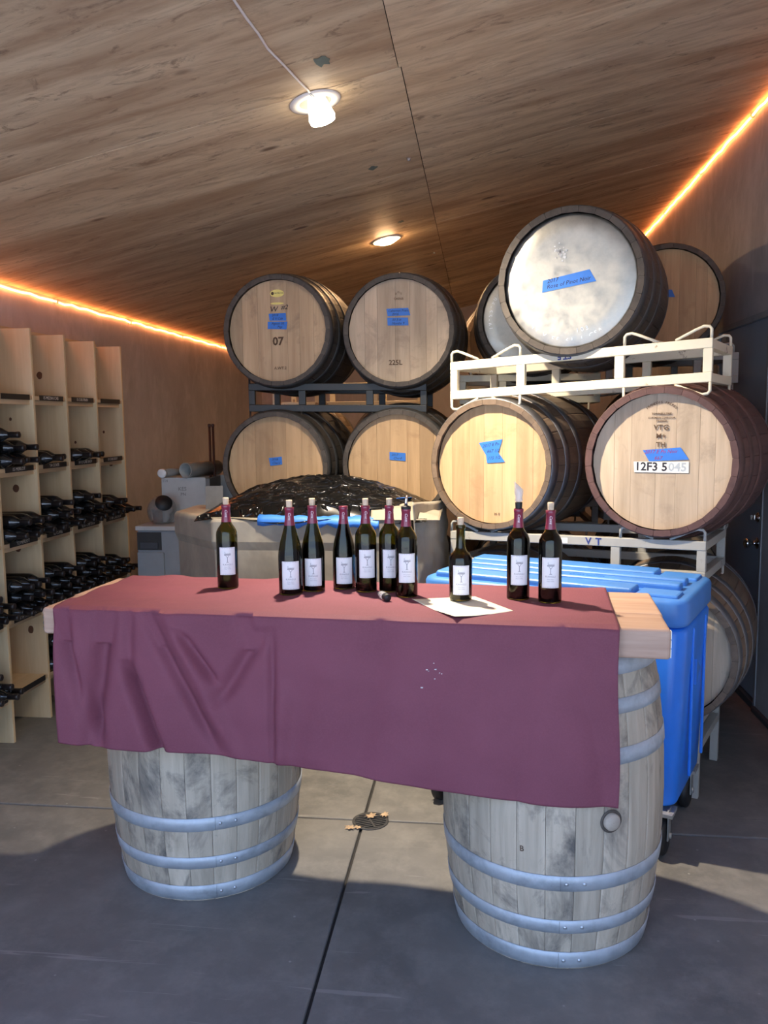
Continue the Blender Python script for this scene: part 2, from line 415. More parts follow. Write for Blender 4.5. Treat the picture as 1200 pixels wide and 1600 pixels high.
# painted green spots on the plywood
for x, y, s in ((-.549, 2.968, .032), (-.528, 4.213, .026), (-.50, 5.36, .02)):
    b = MB(); n = 14; pts = []
    for i in range(n):
        a = 2*math.pi*i/n; rr = s*random.uniform(.6, 1.25); pts.append((rr*math.cos(a), rr*math.sin(a)*1.2))
    b.prism(pts, -.0022, -.0012); o = b.obj('paint_spot', M['greenspot'], ceil); o.location = (x, y, cz(x)); o.rotation_euler = (0, -al, 0)
# door
d = struct(bpy.data.objects.new('door_1', None)); link(d); d.location = (XR, D0, 0)
MB().box((.012, 0, .045), (.055, D1-D0, 2.15)).obj('door_leaf', M['doorpaint'], d, .003)
MB().box((-.006, -.028, 0), (.10, -.003, 2.185)).box((-.006, D1-D0+.003, 0), (.10, D1-D0+.028, 2.185)).box((-.004, -.028, 2.153), (.10, D1-D0+.028, 2.187)).obj('door_frame', M['doorframe'], d, .002)
MB().box((-.012, -.02, 0), (.10, D1-D0+.02, .042)).obj('threshold', M['curb'], d, .003)
KM = T((.012, .075, .925)) @ Ry(-math.pi/2)
MB().lathe([(.032, 0), (.032, .006), (.014, .012), (.012, .035), (.022, .042), (.029, .055), (.027, .068), (.012, .074)], 20, KM).obj('door_knob', M['chrome'], d)
KM = T((.012, .065, 1.07)) @ Ry(-math.pi/2)
MB().lathe([(.028, 0), (.028, .010), (.016, .018), (.014, .024)], 20, KM).box((-.012, -.004, .02), (.012, .004, .045), KM).obj('deadbolt', M['chrome'], d)
for z in (.3, 1.1, 1.9): MB().lathe([(.007, -.05), (.007, .05)], 8, T((.0, D1-D0-.003, z))).obj('hinge', M['zinc'], d)
# curb along the right wall
o = struct(MB().box((XR-.025, YF, 0), (XR, D0-.03, .03)).obj('baseboard_right', M['curb'], None, .006))

# ------------------------------------------------------------------ ceiling lamps, cord, rope lights
def torus_ring(b, r0, r1, z0, z1, n=36):
    b.lathe([(r1, z0+.000), (r0, z1), (r0-.006, z1), (r0-.006, z0-.0), (r1, z0)], n, cap=False)
lt = thing('ceiling_lamp', 'white recessed ceiling lamp with glowing bulb dropped below its ring, white cord beside it', 'lamp', (L1X, L1Y, cz(L1X)), (0, -al, 0))
b = MB(); b.lathe([(.100, -.002), (.098, -.008), (.070, -.012), (.064, -.006), (.064, .0), (.100, -.002)], 40, cap=False); b.obj('trim_ring', M['whitemetal'], lt)
b = MB(); b.lathe([(.064, -.004), (.060, .05), (.030, .10), (.001, .10)], 32, cap=False); b.obj('reflector_can', M['zinc'], lt)
BM = T((.010, -.022, -.022)) @ Ry(al-R(17)) @ Rx(R(4))
bl_ = MB().lathe([(.048, -.066), (.052, -.052), (.034, .020), (.020, .045)], 28, BM, cap=False).obj('bulb', M['bulbside'], lt)
MB().lathe([(.001, -.0665), (.047, -.0655)], 28, BM, cap=False).obj('bulb_face', M['bulbglass'], bl_)
sp = bpy.data.lights.new('bulb_beam', 'SPOT'); sp.energy = SPOT; sp.spot_size = R(122); sp.spot_blend = 1.0; sp.shadow_soft_size = .04; sp.color = (1.0, .85, .66)
spo = bpy.data.objects.new('bulb_beam', sp); link(spo, lt); spo.matrix_local = BM @ T((0, 0, -.075))
MB().lathe([(.019, .04), (.019, .075), (.012, .08)], 16, BM).obj('socket', M['whitemetal'], lt)
MB().tube([(-.005, -.105, -.006), (.0, -.075, -.012), (.004, -.05, -.03), (.002, -.03, .0)], .0016, 6).tube([(-.002, -.105, -.006), (.010, -.07, -.014), (.014, -.05, -.034), (.020, -.03, .0)], .0016, 6).obj('spring_clip', M['zinc'], lt)
pts = [(-.712, 1.9), (-.706, 2.2), (-.701, 2.457), (-.697, 2.555), (-.689, 2.654), (-.687, 2.763), (-.665, 2.914), (-.649, 3.042), (-.634, 3.14), (-.632, 3.165)]
b = MB(); b.tube([(x, y, cz(x)-.007) for x, y in pts], .0042, 8)
tag(b.obj('power_cord', M['cord']), 'thin white cord running along the plywood ceiling to the bulb lamp', 'cord')
for x, y, lab in ((-.634, 5.73, 'round recessed ceiling lamp glowing warm orange above the two black rack barrels'),
                  (-.64, 8.19, 'recessed ceiling lamp at the back, its orange glow seen behind the top barrels')):
    q = thing('recessed_lamp', lab, 'lamp', (x, y, cz(x)), (0, -al, 0))
    b = MB(); b.lathe([(.105, -.001), (.103, -.006), (.086, -.010), (.084, -.002), (.105, -.001)], 40, cap=False); b.obj('trim_ring', M['whitemetal'], q)
    b = MB(); b.lathe([(.082, -.002), (.070, -.016), (.045, -.027), (.001, -.031)], 32, cap=False); b.obj('lens', M['recglass'], q)
def rope(pts, label):
    t_ = thing('rope_light', label, 'string light')
    P_ = []
    rr = random.Random(len(label))
    for (a, c) in zip(pts[:-1], pts[1:]):
        a, c = Vector(a), Vector(c); n = max(2, int((c-a).length/.10))
        for i in range(n): P_.append(a.lerp(c, i/n)+Vector((0, 0, rr.uniform(-.007, .007))))
    P_.append(Vector(pts[-1]))
    MB().tube(P_, .0065, 8).obj('light_tube', M['rope'], t_)
    for i in range(4, len(P_), 11):
        p = P_[i]; MB().box((-.010, -.006, -.010), (.010, .006, .014), T(p)).obj('clip', M['zinc'], t_)
zl = 2.392; zr = cz(XR)-.02
rope([(XL+.016, .2, zl-.02), (XL+.016, YB-.03, zl-.0)], 'glowing orange rope light along top of left plaster wall')
rope([(XR-.018, .2, zr), (XR-.018, YB-.03, zr)], 'glowing orange rope light climbing along top of right plaster wall')
for yy in (2.6, 4.2, 6.5):
    MB().lathe([(.012, 0), (.009, .012), (.004, .014)], 8, T((0, 0, 0))).obj('staple', M['zinc']).parent = None if False else bpy.data.objects['ceiling']
    s = [o for o in bpy.data.objects if o.name.startswith('staple')][-1]; s.location = (-.35, yy, cz(-.35)-.004); s.rotation_euler = (math.pi, 0, 0); s.name = 'nail_head'

# ------------------------------------------------------------------ barrels
BL, RH, RB, NS = .95, .303, .352, 26
def br(z, rh=RH, rb=RB): return rb-(rb-rh)*((z-BL/2)/(BL/2))**2
def stave_mesh(mat, rh=RH, rb=RB):
    h = math.pi/NS; b = MB(); vs = []; fs = []; nz = 9; zz = [BL*i/(nz-1) for i in range(nz)]
    for z in zz:
        r = br(z, rh, rb); ri = r-.0235
        for a, q in ((-h*.985, r-.0014), (-h*.86, r-.0002), (0, r+.0006), (h*.86, r-.0002), (h*.985, r-.0014)): vs.append((q*math.cos(a), q*math.sin(a), z))
        for a in (h*.985, -h*.985): vs.append((ri*math.cos(a), ri*math.sin(a), z))
    for j in range(nz-1):
        for i in range(7): k = (i+1) % 7; fs.append((j*7+i, j*7+k, j*7+7+k, j*7+7+i))
    fs.append(tuple(range(6, -1, -1))); fs.append(tuple(range((nz-1)*7, nz*7)))
    return b.add(vs, fs).mesh('stave', mat)
def hoop_mesh(z0, z1, mat, rh=RH, rb=RB):
    b = MB(); zm = (z0+z1)/2; t_ = .0026
    b.lathe([(br(z0, rh, rb)+t_*.3, z0), (br(z0, rh, rb)+t_+.001, z0+.001), (br(zm, rh, rb)+t_+.0014, zm), (br(z1, rh, rb)+t_+.001, z1-.001), (br(z1, rh, rb)+t_*.3, z1)], 52, cap=False)
    return b.mesh('hoop', mat)
HZ = [(.004, .060), (.126, .170), (.266, .314)]
HZ = HZ+[(BL-b_, BL-a_) for a_, b_ in HZ[::-1]]
def head_boards(mat, cuts, rr=.279):
    out = []
    for x0, x1 in zip(cuts[:-1], cuts[1:]):
        x0_, x1_ = max(x0, -rr+.0005)+.0004, min(x1, rr-.0005)-.0004
        n = 6; top = [(x0_+(x1_-x0_)*i/n) for i in range(n+1)]
        poly = [(x, -math.sqrt(rr*rr-x*x)) for x in top]+[(x, math.sqrt(rr*rr-x*x)) for x in top[::-1]]
        out.append(MB().prism(poly, 0, .018).mesh('head_board', mat))
    return out
CUTS = [[-.28, -.205, -.115, -.04, .055, .125, .205, .28], [-.28, -.19, -.12, -.02, .06, .15, .21, .28]]
cache = {}
def cm(key, fn):
    if key not in cache: cache[key] = fn()
    return cache[key]
barmats = {'dark': ('st_dark', 'hoop_dark'), 'brown': ('st_brown', 'hoop_steel'), 'red': ('st_red', 'st_red'), 'gray': ('st_gray', 'galv'), 'oak': ('st_brown', 'hoop_steel')}
def barrel(label, style, headmat, mw, name='wine_barrel', var=0, group=None, hd=True, steel=False, rivet_ang=None):
    root = bpy.data.objects.new(name, None); link(root); root.empty_display_size = .1; root.matrix_world = mw
    root['label'] = label; root['category'] = 'barrel'
    if group: root['group'] = group
    sm, hm = barmats[style]
    st = cm(('st', sm), lambda: stave_mesh(M[sm]))
    for i in range(NS): inst('stave', st, root, Rz(2*math.pi*(i+.5)/NS+var*.07))
    for k, (a, c) in enumerate(HZ):
        h = inst('hoop', cm(('h', k, hm), lambda a=a, c=c: hoop_mesh(a, c, M[hm])), root)
        if rivet_ang is not None:
            for da in (-.05, .10):
                zm = (a+c)/2; rr = br(zm)+.0035; an = rivet_ang+da
                rm = T((rr*math.cos(an), rr*math.sin(an), zm)) @ Rz(an) @ Ry(math.pi/2)
                inst('rivet', cm('rivet', lambda: MB().lathe([(.0065, -.001), (.005, .0022), (.002, .0034)], 10).mesh('rivet', M['rivet'])), h, rm)
            a0 = rivet_ang+.03-.13; seam = MB(); n = 6
            seam.add([(( br(z)+.0048)*math.cos(a0+.002*q), (br(z)+.0048)*math.sin(a0+.002*q), z) for z in (a+.001, (a+c)/2, c-.001) for q in (0, 1)], [(0, 1, 3, 2), (2, 3, 5, 4)])
            seam.obj('overlap_seam', M['hoop_dark'], h)
    if steel:
        b = MB(); b.lathe([(.279, 0), (.279, .004), (.268, .010), (.20, .004), (.001, .004)], 56, cap=False)
        q = b.obj('steel_head', M['headsteel'], root); q.location = (0, 0, BL-.030)
    else:
        for me in cm(('hb', headmat, var % 2), lambda: head_boards(M[headmat], CUTS[var % 2])):
            o = inst('head_board', me, root, T((0, 0, BL-.050+random.uniform(-.0006, .0006))))
    if True:
        o = inst('rear_head', cm('rearhead', lambda: MB().lathe([(.279, 0), (.279, .018), (.001, .018)], 40, cap=False).mesh('rear_head', M['st_brown'])), root, T((0, 0, .03)))
    return root
def lay(x, y, z, th=0.0, roll=0.0, s=1.0):
    """front head centre at (x,y,z), head facing the camera side; th = turn of the axis"""
    n = Vector((-math.sin(th), -math.cos(th), 0)); ux = Vector((math.cos(th), -math.sin(th), 0)); uy = Vector((0, 0, 1))
    m = Matrix((ux, uy, n)).transposed().to_4x4()
    return T(Vector((x, y, z))) @ m @ Rz(roll) @ Matrix.Scale(s, 4) @ T((0, 0, -BL))
HF = BL-.030   # head face level
def on_head(b, txt, x, y, size, mat='brand', rot=0, name='stamped_text', dz=.0012, **kw):
    return text(name, txt, size, M[mat], b, T((x, y, HF+dz)) @ Rz(rot), **kw)
def tape(b, poly, lines, ink='ink', dz=.0012, size=.018):
    t_ = MB().prism(poly, HF+dz-.0006, HF+dz+.0004).obj('painters_tape', M['tape'], b)
    for (txt, x, y, rot) in lines: text('handwriting', txt, size, M[ink], t_, T((x, y, HF+dz+.0006)) @ Rz(rot), shear=.3, depth=.0002)
    return t_
def arc_text(b, txt, cx, cy, r, a0, da, size, mat, top=True, name='stamped_text', dz=.0012):
    g = MB()
    for i, ch in enumerate(txt):
        if ch == ' ': continue
        a = a0-da*i if top else a0+da*i
        mm = T((cx+r*math.cos(a), cy+r*math.sin(a), HF+dz)) @ Rz(a-math.pi/2 if top else a+math.pi/2)
        me = text_mesh(ch, size)
        g.add([mm @ v.co for v in me.vertices], [tuple(p.vertices) for p in me.polygons])
        bpy.data.meshes.remove(me)
    return g.obj(name, M[mat], b)

TH = R(24.9)
bk = Vector((math.sin(TH), math.cos(TH), 0))
WR, WL = Vector((.928, 3.50, 0)), Vector((-.142, 3.996, 0))
# --- white stack
MR_ = WR.lerp(WL, .165)-bk*.02; ML_ = WR.lerp(WL, .82)-bk*.02; MT_ = WR.lerp(WL, .50)-bk*.03
bar_ml = barrel('barrel with bright golden oak head and torn blue tape, left of the 12F3 5045 barrel', 'oak', 'oak_warm', lay(ML_.x, ML_.y, 1.412, TH, 0, 1.0), var=0)
tape(bar_ml, [(-.065, .100), (.055, .118), (.035, .055), (.068, .012), (-.022, .005), (-.028, .042)],
     [('2017 E Pn', -.004, .090, .15), ('667 1/2', .008, .062, .08), ('115 1/2', .012, .030, .1)], size=.021)
on_head(bar_ml, 'M T', .03, -.235, .018)
bar_mr = barrel('barrel with wine-stained dark red staves and sticker reading 12F3 5045 on its head', 'red', 'oak_pale', lay(MR_.x, MR_.y, 1.436, TH, 0, 1.03), var=1)
arc_text(bar_mr, 'FRANCOIS FRERES', 0, .160, .082, R(90)+.11*7, .11, .0145, 'brand')
for txt, y, s in (('TONNELLERIE', .196, .012), ('ST ROMAIN COTE D\'OR', .180, .0095), ('FRANCE', .167, .011), ('VTG', .140, .030), ('M+', .105, .028), ('TH', .070, .028)):
    on_head(bar_mr, txt, .0, y, s, space=1.05, bold=.012)
tape(bar_mr, [(-.072, .048), (.078, .060), (.112, .012), (-.045, .002)], [('2017 E Pn Noir', .0, .042, .03), ('667', -.01, .016, 0)], 'redink', size=.021)
stk = MB().prism([(-.105, -.044), (.112, -.042), (.112, .004), (-.108, .0)], HF+.0006, HF+.0016).obj('number_sticker', M['sticker'], bar_mr)
text('printed_number', '12F3', .048, M['ink'], stk, T((-.056, -.021, HF+.0018)), depth=.0002, bold=.025)
text('printed_number', '5', .048, M['ink'], stk, T((.017, -.021, HF+.0018)), depth=.0002, bold=.025)
text('printed_number', '045', .048, M['stickergrey'], stk, T((.068, -.021, HF+.0018)), depth=.0002, bold=.025)
bar_mt = barrel('stainless steel headed barrel on top of the cream rack with slanted blue tape', 'dark', None, lay(MT_.x, MT_.y, 2.213, R(16.5), R(0), 1.03), steel=True)
HFs = .004
tape(bar_mt, [(-.115, .012), (.080, .045), (.108, -.005), (-.118, -.037)], [('2017', -.075, .010, .13), ('Rose of Pinot Noir', -.008, -.003, .14)], 'ink', dz=.0055, size=.024)
arc_text(bar_mt, 'ASC-I 16 55 X 72', 0, 0, .245, R(-58), -.085, .030, 'emboss', False, 'embossed_text', .0075)
arc_text(bar_mt, '301', .01, 0, .205, R(-72), -.10, .026, 'emboss', False, 'embossed_text', .0055)
b = MB()
for i in range(26):
    a = random.uniform(0, 6.28); rr = random.uniform(0, .035); x, y = -.045+rr*math.cos(a)*.9, .125+rr*math.sin(a)*1.3; s = random.uniform(.003, .008)
    b.prism([(x-s, y-s*.6), (x+s*.7, y-s), (x+s, y+s*.5), (x-s*.5, y+s)], HF+.0052, HF+.0062)
b.obj('torn_sticker_residue', M['emboss'], bar_mt)['kind'] = 'stuff'
BRl = WR.lerp(WL, .18)-bk*.02; BLl = WR.lerp(WL, .82)-bk*.02
barrel('lowest barrel at right, half hidden behind the blue bin beside the door', 'brown', 'oak_pale', lay(BRl.x+.05, BRl.y+.03, .607, R(20), 0, 1.03), var=0)
barrel('lowest barrel behind the blue bin under the golden-headed barrel', 'oak', 'oak', lay(BLl.x, BLl.y, .655, TH), var=1)
# --- black stack
YK = 4.56
x1, x2 = -1.122, -.444
ul = barrel('top left barrel numbered 07 with two yellow oval stickers', 'dark', 'oak', lay(x1, YK, 2.124, R(2)), var=0)
MB().lathe([(.001, HF), (.001, HF+.0012)], 4).obj('tmp', M['yellow'], ul); bpy.data.objects.remove(bpy.data.objects['tmp'])
for y, hx, hy in ((.205, .040, .021), (.150, .038, .006)):
    poly = [(hx*math.cos(a*math.pi/12)+.0, y+hy*math.sin(a*math.pi/12)) for a in range(24)]
    q = MB().prism(poly, HF+.0004, HF+.0012).obj('oval_sticker', M['yellow'], ul)
    if hy > .01:
        text('sticker_print', 'Oak Barrels', .012, M['ink'], q, T((.008, y+.002, HF+.0014)), depth=.0002)
        MB().prism([(-.026+.008*math.cos(a), y+.010*math.sin(a)) for a in [i*math.pi/5 for i in range(10)]], HF+.0012, HF+.0018).obj('sticker_emblem', M['brand'], q)
on_head(ul, 'W', -.022, .118, .042, 'ink', shear=.2, name='handwriting'); on_head(ul, '#2', .040, .128, .036, 'ink', shear=.3, name='handwriting')
tape(ul, [(-.050, .095), (.048, .098), (.050, .055), (-.046, .058)], [('2018', -.015, .086, 0), ('E V Cab', .0, .067, 0)])
tape(ul, [(-.056, .052), (.056, .050), (.050, .008), (-.058, .012)], [('Pigeon 30', .0, .040, 0), ('Pigs', .012, .022, 0)])
on_head(ul, '07', .0, -.058, .062, bold=.03); on_head(ul, 'A,WT.2', .01, -.205, .022)
ur = barrel('top right barrel on black rack with 225L printed low on its head', 'dark', 'oak_pale', lay(x2, YK, 2.110, R(2)), var=1)
tape(ur, [(-.068, .120), (.052, .122), (.064, .082), (-.062, .080)], [('Cabernet Franc', -.002, .108, 0), ('2016', -.02, .090, 0)])
tape(ur, [(-.064, .072), (.050, .070), (.054, .028), (-.062, .030)], [('50 5 in', -.012, .060, 0), ('Months 9', -.005, .040, 0)])
on_head(ur, 'CADUS', .0, .172, .016); arc_text(ur, 'OOO', 0, .190, .016, R(150), 1.0, .014, 'brand'); on_head(ur, '225L', -.02, -.172, .038, bold=.015)
ll = barrel('lower left barrel on black rack, small blue tape mid-head, above the plastic sheet', 'dark', 'oak_warm', lay(x1-.028, YK, 1.372, R(2)), var=1)
tape(ll, [(-.042, .045), (.034, .052), (.036, .008), (-.034, .000)], [('2018', -.008, .036, 0), ('Chard', .0, .016, 0)])
lr = barrel('lower right barrel on black rack with small blue tape high on its head', 'dark', 'oak_warm', lay(x2-.014, YK, 1.376, R(2)), var=0)
tape(lr, [(-.044, .072), (.046, .064), (.046, .020), (-.044, .028)], [('2017', -.015, .055, 0), ('Chard', .0, .036, 0)])
barrel('bottom left barrel on the lowest black rack behind the grey bin', 'dark', 'oak', lay(x1-.028, YK, .628, R(2)), var=0)
barrel('bottom right barrel on the lowest black rack behind the grey bin', 'dark', 'oak', lay(x2-.014, YK, .628, R(2)), var=1)
# --- stacks behind
rs = barrel('stainless steel headed barrel on the rear rack, half hidden behind the front steel one', 'dark', None, lay(.300, 4.90, 2.20, R(4), 0, 1.04), steel=True)
arc_text(rs, '16-55-40', 0, 0, .238, R(192), -.10, .032, 'emboss', False, 'embossed_text', .0075)
MB().lathe([(.028, HF+.004), (.028, HF+.010), (.018, HF+.014), (.016, HF+.006), (.008, HF+.006)], 20, T((-.035, -.225, 0)), cap=False).obj('bung_fitting', M['zinc'], rs)
rw = barrel('oak headed barrel high by the right wall behind the steel-headed one', 'dark', 'oak_warm', lay(1.035, 4.80, 2.275, R(2), 0, .97), var=1)
tape(rw, [(-.13, .055), (.018, .052), (.036, .010), (-.13, .014)], [('2017', -.02, .034, 0)])
barrel('brown barrel far back between the black rack and the rear steel-headed barrel', 'brown', 'oak', lay(.205, 5.95, 2.17, R(0)), var=0)
barrel('far barrel below the brown one in the rear stack', 'brown', 'oak', lay(.205, 5.95, 1.42, R(0)), var=1)
barrel('rear barrel seen through the cream rack below the rear steel-headed barrel', 'dark', 'oak', lay(.30, 4.96, 1.45, R(2)), var=1)
barrel('rear barrel beside the door below the high oak one', 'dark', 'oak', lay(1.085, 4.86, 1.50, R(2)), var=0)
barrel('rear left barrel glimpsed between the two lower black rack barrels', 'brown', 'oak', lay(-.60, 5.75, 1.42, R(0)), var=1)
barrel('rear left barrel behind the lower left black rack barrel', 'brown', 'oak', lay(-1.30, 5.75, 1.42, R(0)), var=0)

# ------------------------------------------------------------------ barrel racks
def rack(label, L, Rr, ztl, ztr, hgt, dep, mat, legs=None, t_=.030, cent=((0, .30), (.70, 1.0)), rodh=.048, paint=None, tl=.040):
    """L, Rr: left and right front ends (xy); ztl/ztr tops of the upper rail"""
    root = thing('barrel_rack', label, 'rack', (L.x, L.y, 0)); m = M[mat]
    d = Vector((Rr.x-L.x, Rr.y-L.y, ztr-ztl)); W = d.length; ux = d.normalized()
    bk_ = Vector((-ux.y, ux.x, 0)).normalized(); uz = Vector((0, 0, 1))
    base = Matrix((ux, bk_, uz)).transposed().to_4x4(); base.translation = Vector((0, 0, ztl))
    for k, y0 in enumerate((0, dep)):
        MB().box((0, y0, -tl), (W, y0+t_, 0), base).obj('rail', m, root, .003)
        MB().box((0, y0, -hgt), (W, y0+t_, -hgt+tl), base).obj('rail', m, root, .003)
        for c0, c1 in ((0, .036), (W*.285, W*.285+.040), (W*.665, W*.665+.040), (W-.036, W)):
            MB().box((c0, y0+.002, -hgt+tl), (c1, y0+t_-.002, -tl), base).obj('post', m, root, .002)
        for (f0, f1) in cent:
            a0, a1 = f0*W, f1*W
            if f0 == 0: a0 = .006
            if f1 == 1: a1 = W-.006
            mid = (a0+a1)/2
            for sgn, z0 in ((1, 0), (-1, -hgt)):
                if sgn < 0 and legs: continue
                for e, s_ in ((a0, 1), (a1, -1)):
                    i_ = (mid-e)*.80
                    y = y0-.004+.010
                    pts = [(e, y, z0-sgn*.0), (e, y, z0+sgn*rodh*.75), (e+s_*.008, y, z0+sgn*rodh*.96), (e+s_*.03, y, z0+sgn*rodh*1.02), (e+i_*.42, y, z0+sgn*rodh*.80), (e+i_, y, z0+sgn*.002)]
                    MB().tube([base @ Vector(p) for p in pts], .0062, 8).obj('cradle_rod', m, root)
    for x in (0, W-.036):
        MB().box((x, t_, -tl), (x+.036, dep, -.004), base).box((x, t_, -hgt), (x+.036, dep, -hgt+tl-.004), base).obj('side_tube', m, root, .002)
    if legs:
        for x in (0, W-.036):
            for y0 in (0, dep):
                zz = ztl+ux.z*x-hgt
                MB().box((x, y0, -hgt-zz+.0), (x+.036, y0+t_, -hgt), base).obj('leg', m, root, .002)
    return root, base, W
def vec2(p): return Vector((p[0], p[1]))
wr, wbase, WW = rack('cream painted rack carrying the steel-headed barrel, left of the door', vec2(WL), vec2(WR), 1.894, 1.940, .176, .46, 'cream')
tm = wbase @ T((WW*.475, -.0008, -.021)) @ Rx(math.pi/2)
text('stencil_text', 'ST.F.', .036, M['blueink'], wr, tm @ Rz(math.pi), depth=.0003, bold=.03)
lw, lbase, LW = rack('grey painted rack lettered VT behind the blue bin', vec2(WL), vec2(WR), 1.085, 1.112, .170, .46, 'greyrack')
text('painted_letters', 'V T', .042, M['blueink'], lw, lbase @ T((LW*.60, -.0008, -.021)) @ Rx(math.pi/2), depth=.0003, space=1.2, bold=.03)
q = MB().box((LW*.42, -.0012, -.034), (LW*.50, -.0002, -.010), lbase).obj('paper_label', M['sticker'], lw)
rack('lowest rack of the cream stack standing on the floor behind the blue bin', vec2(WL), vec2(WR), .345, .350, .150, .46, 'greyrack', legs=True)
KL, KR = Vector((-1.316, 4.65)), Vector((-.296, 4.65))
rack('black painted rack under the two top left barrels', KL, KR, 1.840, 1.826, .160, .60, 'blackrack')
rack('black painted rack under the two lower left barrels', KL, KR, 1.085, 1.085, .160, .60, 'blackrack')
rack('lowest black rack standing on the floor behind the grey bin', KL, KR, .342, .342, .150, .60, 'blackrack', legs=True)
for z, dz, lab in ((1.885, 0, 'rear rack under the half hidden steel-headed barrel'), (1.14, 0, 'rear rack under the middle barrel behind the cream rack')):
    rack(lab, Vector((-.12, 4.99)), Vector((.70, 4.99)), z, z, .17, .60, 'cream' if z > 1.5 else 'greyrack', cent=((.08, .92),))
rack('lowest rear rack standing on the floor behind the cream stack', Vector((-.12, 4.99)), Vector((.70, 4.99)), .40, .40, .17, .60, 'greyrack', legs=True, cent=((.08, .92),))
for z in (1.985, 1.20):
    rack('rear rack by the right wall under the high oak barrel' if z > 1.5 else 'rear rack by the right wall under the middle oak barrel', Vector((.72, 4.92)), Vector((1.45, 4.92)), z, z, .17, .56, 'greyrack', cent=((.04, .96),))
rack('lowest rear rack beside the door standing on the floor', Vector((.72, 4.92)), Vector((1.45, 4.92)), .44, .44, .17, .56, 'greyrack', legs=True, cent=((.04, .96),))
for z in (1.865, 1.125):
    rack('far rack below the brown barrel' if z > 1.5 else 'far rack carrying the barrel below the brown one', Vector((-.16, 6.05)), Vector((.60, 6.05)), z, z, .17, .6, 'greyrack', cent=((.1, .9),))
rack('lowest far rack on the floor below the brown barrel', Vector((-.16, 6.05)), Vector((.60, 6.05)), .39, .39, .17, .6, 'greyrack', legs=True, cent=((.1, .9),))
for z in (1.89, 1.125):
    rack('cream rack seen through the upper black rack' if z > 1.5 else 'cream rack behind the lower black rack', Vector((-1.48, 5.85)), Vector((-.40, 5.85)), z, z, .17, .6, 'cream')
rack('lowest rear left rack on the floor behind the black stack', Vector((-1.48, 5.85)), Vector((-.40, 5.85)), .39, .39, .17, .6, 'cream', legs=True)
# missing lower barrels carrying the rear stacks (copies)
def copy_tree(o, mw, label):
    def rec(s, p):
        c = s.copy(); col.objects.link(c)
        if p: c.parent = p
        for ch in [k for k in s.children]: rec(ch, c)
        return c
    c = rec(o, None); c.matrix_world = mw; c['label'] = label; return c
plainb = barrel('lowest far barrel on the floor rack under the brown barrel', 'brown', 'oak', lay(.205, 5.95, .68), var=0)
copy_tree(plainb, lay(.30, 4.92, .68), 'lowest rear barrel behind the cream stack')
copy_tree(plainb, lay(1.085, 4.84, .72), 'lowest rear barrel beside the door')
copy_tree(plainb, lay(-.60, 5.76, .68), 'lowest rear barrel behind the black stack, right one')
copy_tree(plainb, lay(-1.30, 5.76, .68), 'lowest rear barrel behind the black stack, left one')

# ------------------------------------------------------------------ table
bR = barrel('weathered grey barrel standing under the right end of the table with a bung', 'gray', 'oak', T((.232, 2.632, 0)), name='standing_barrel', rivet_ang=R(-84))
def bung(b, ang, z):
    rr = br(z)
    mm = T((rr*math.cos(ang), rr*math.sin(ang), z)) @ Rz(ang) @ Ry(math.pi/2)
    MB().lathe([(.034, .0005), (.034, .0025), (.026, .0025), (.0255, .0)], 28, mm, cap=False).obj('bung_stain_ring', M['st_dark'], b)
    MB().lathe([(.0255, -.004), (.0255, .010), (.022, .015), (.001, .0155)], 24, mm, cap=False).obj('bung', M['cork_bung'], b)
M['cork_bung'] = wood('bung_wood', (.33, .27, .21), (.42, .36, .29), 0, sc=30)
bung(bR, R(-66), .475)
ang = R(-108); text('burnt_mark', 'B', .024, M['brand'], bR, T((br(.385)*math.cos(ang)*1.003, br(.385)*math.sin(ang)*1.003, .385)) @ Rz(ang+math.pi/2) @ Rx(math.pi/2))
bLs = barrel('weathered grey barrel standing under the left end of the table, galvanized hoops', 'gray', 'oak', T((-1.005, 2.86, 0)), name='standing_barrel', rivet_ang=R(-62))
tu = Vector((.9973, -.0735, 0)); tv = Vector((.0735, .9973, 0))
TW, TD, TT = 1.922, .512, .086; TZ = BL+.002
FR_ = Vector((.5275, 2.304, 0)); FL_ = FR_-tu*TW
tb = thing('plank_table', 'rough two-plank tabletop resting on two standing barrels under the burgundy cloth', 'table', (FL_.x, FL_.y, TZ), (0, 0, math.atan2(tu.y, tu.x)))
for y0, y1, xa, xb, j in ((0, .193, .0, TW, 0), (.196, TD, -.012, TW+.004, 1)):
    b = MB(); n = 24
    o = MB().box((xa, y0, 0), (xb, y1, TT-j*.001)).obj('plank', M['plank'], tb, .010, 3)
    b = MB(); b.grid(10, 8, lambda u, v: (xa-.0015-random.uniform(0, .004), y0+.010+(y1-y0-.02)*u, .008+(TT-.016)*v), False)
    b.obj('end_grain', M['endgrain'], o)
for k in range(5):
    s = .006+.004*random.random(); b = MB().box((-.0, -s, -s*1.3), (.0022, s, s*1.3)); q = b.obj('paint_chip', M['whitemetal'], tb); q.location = (TW-.001, .012+.022*(k % 2), .018+.013*k)
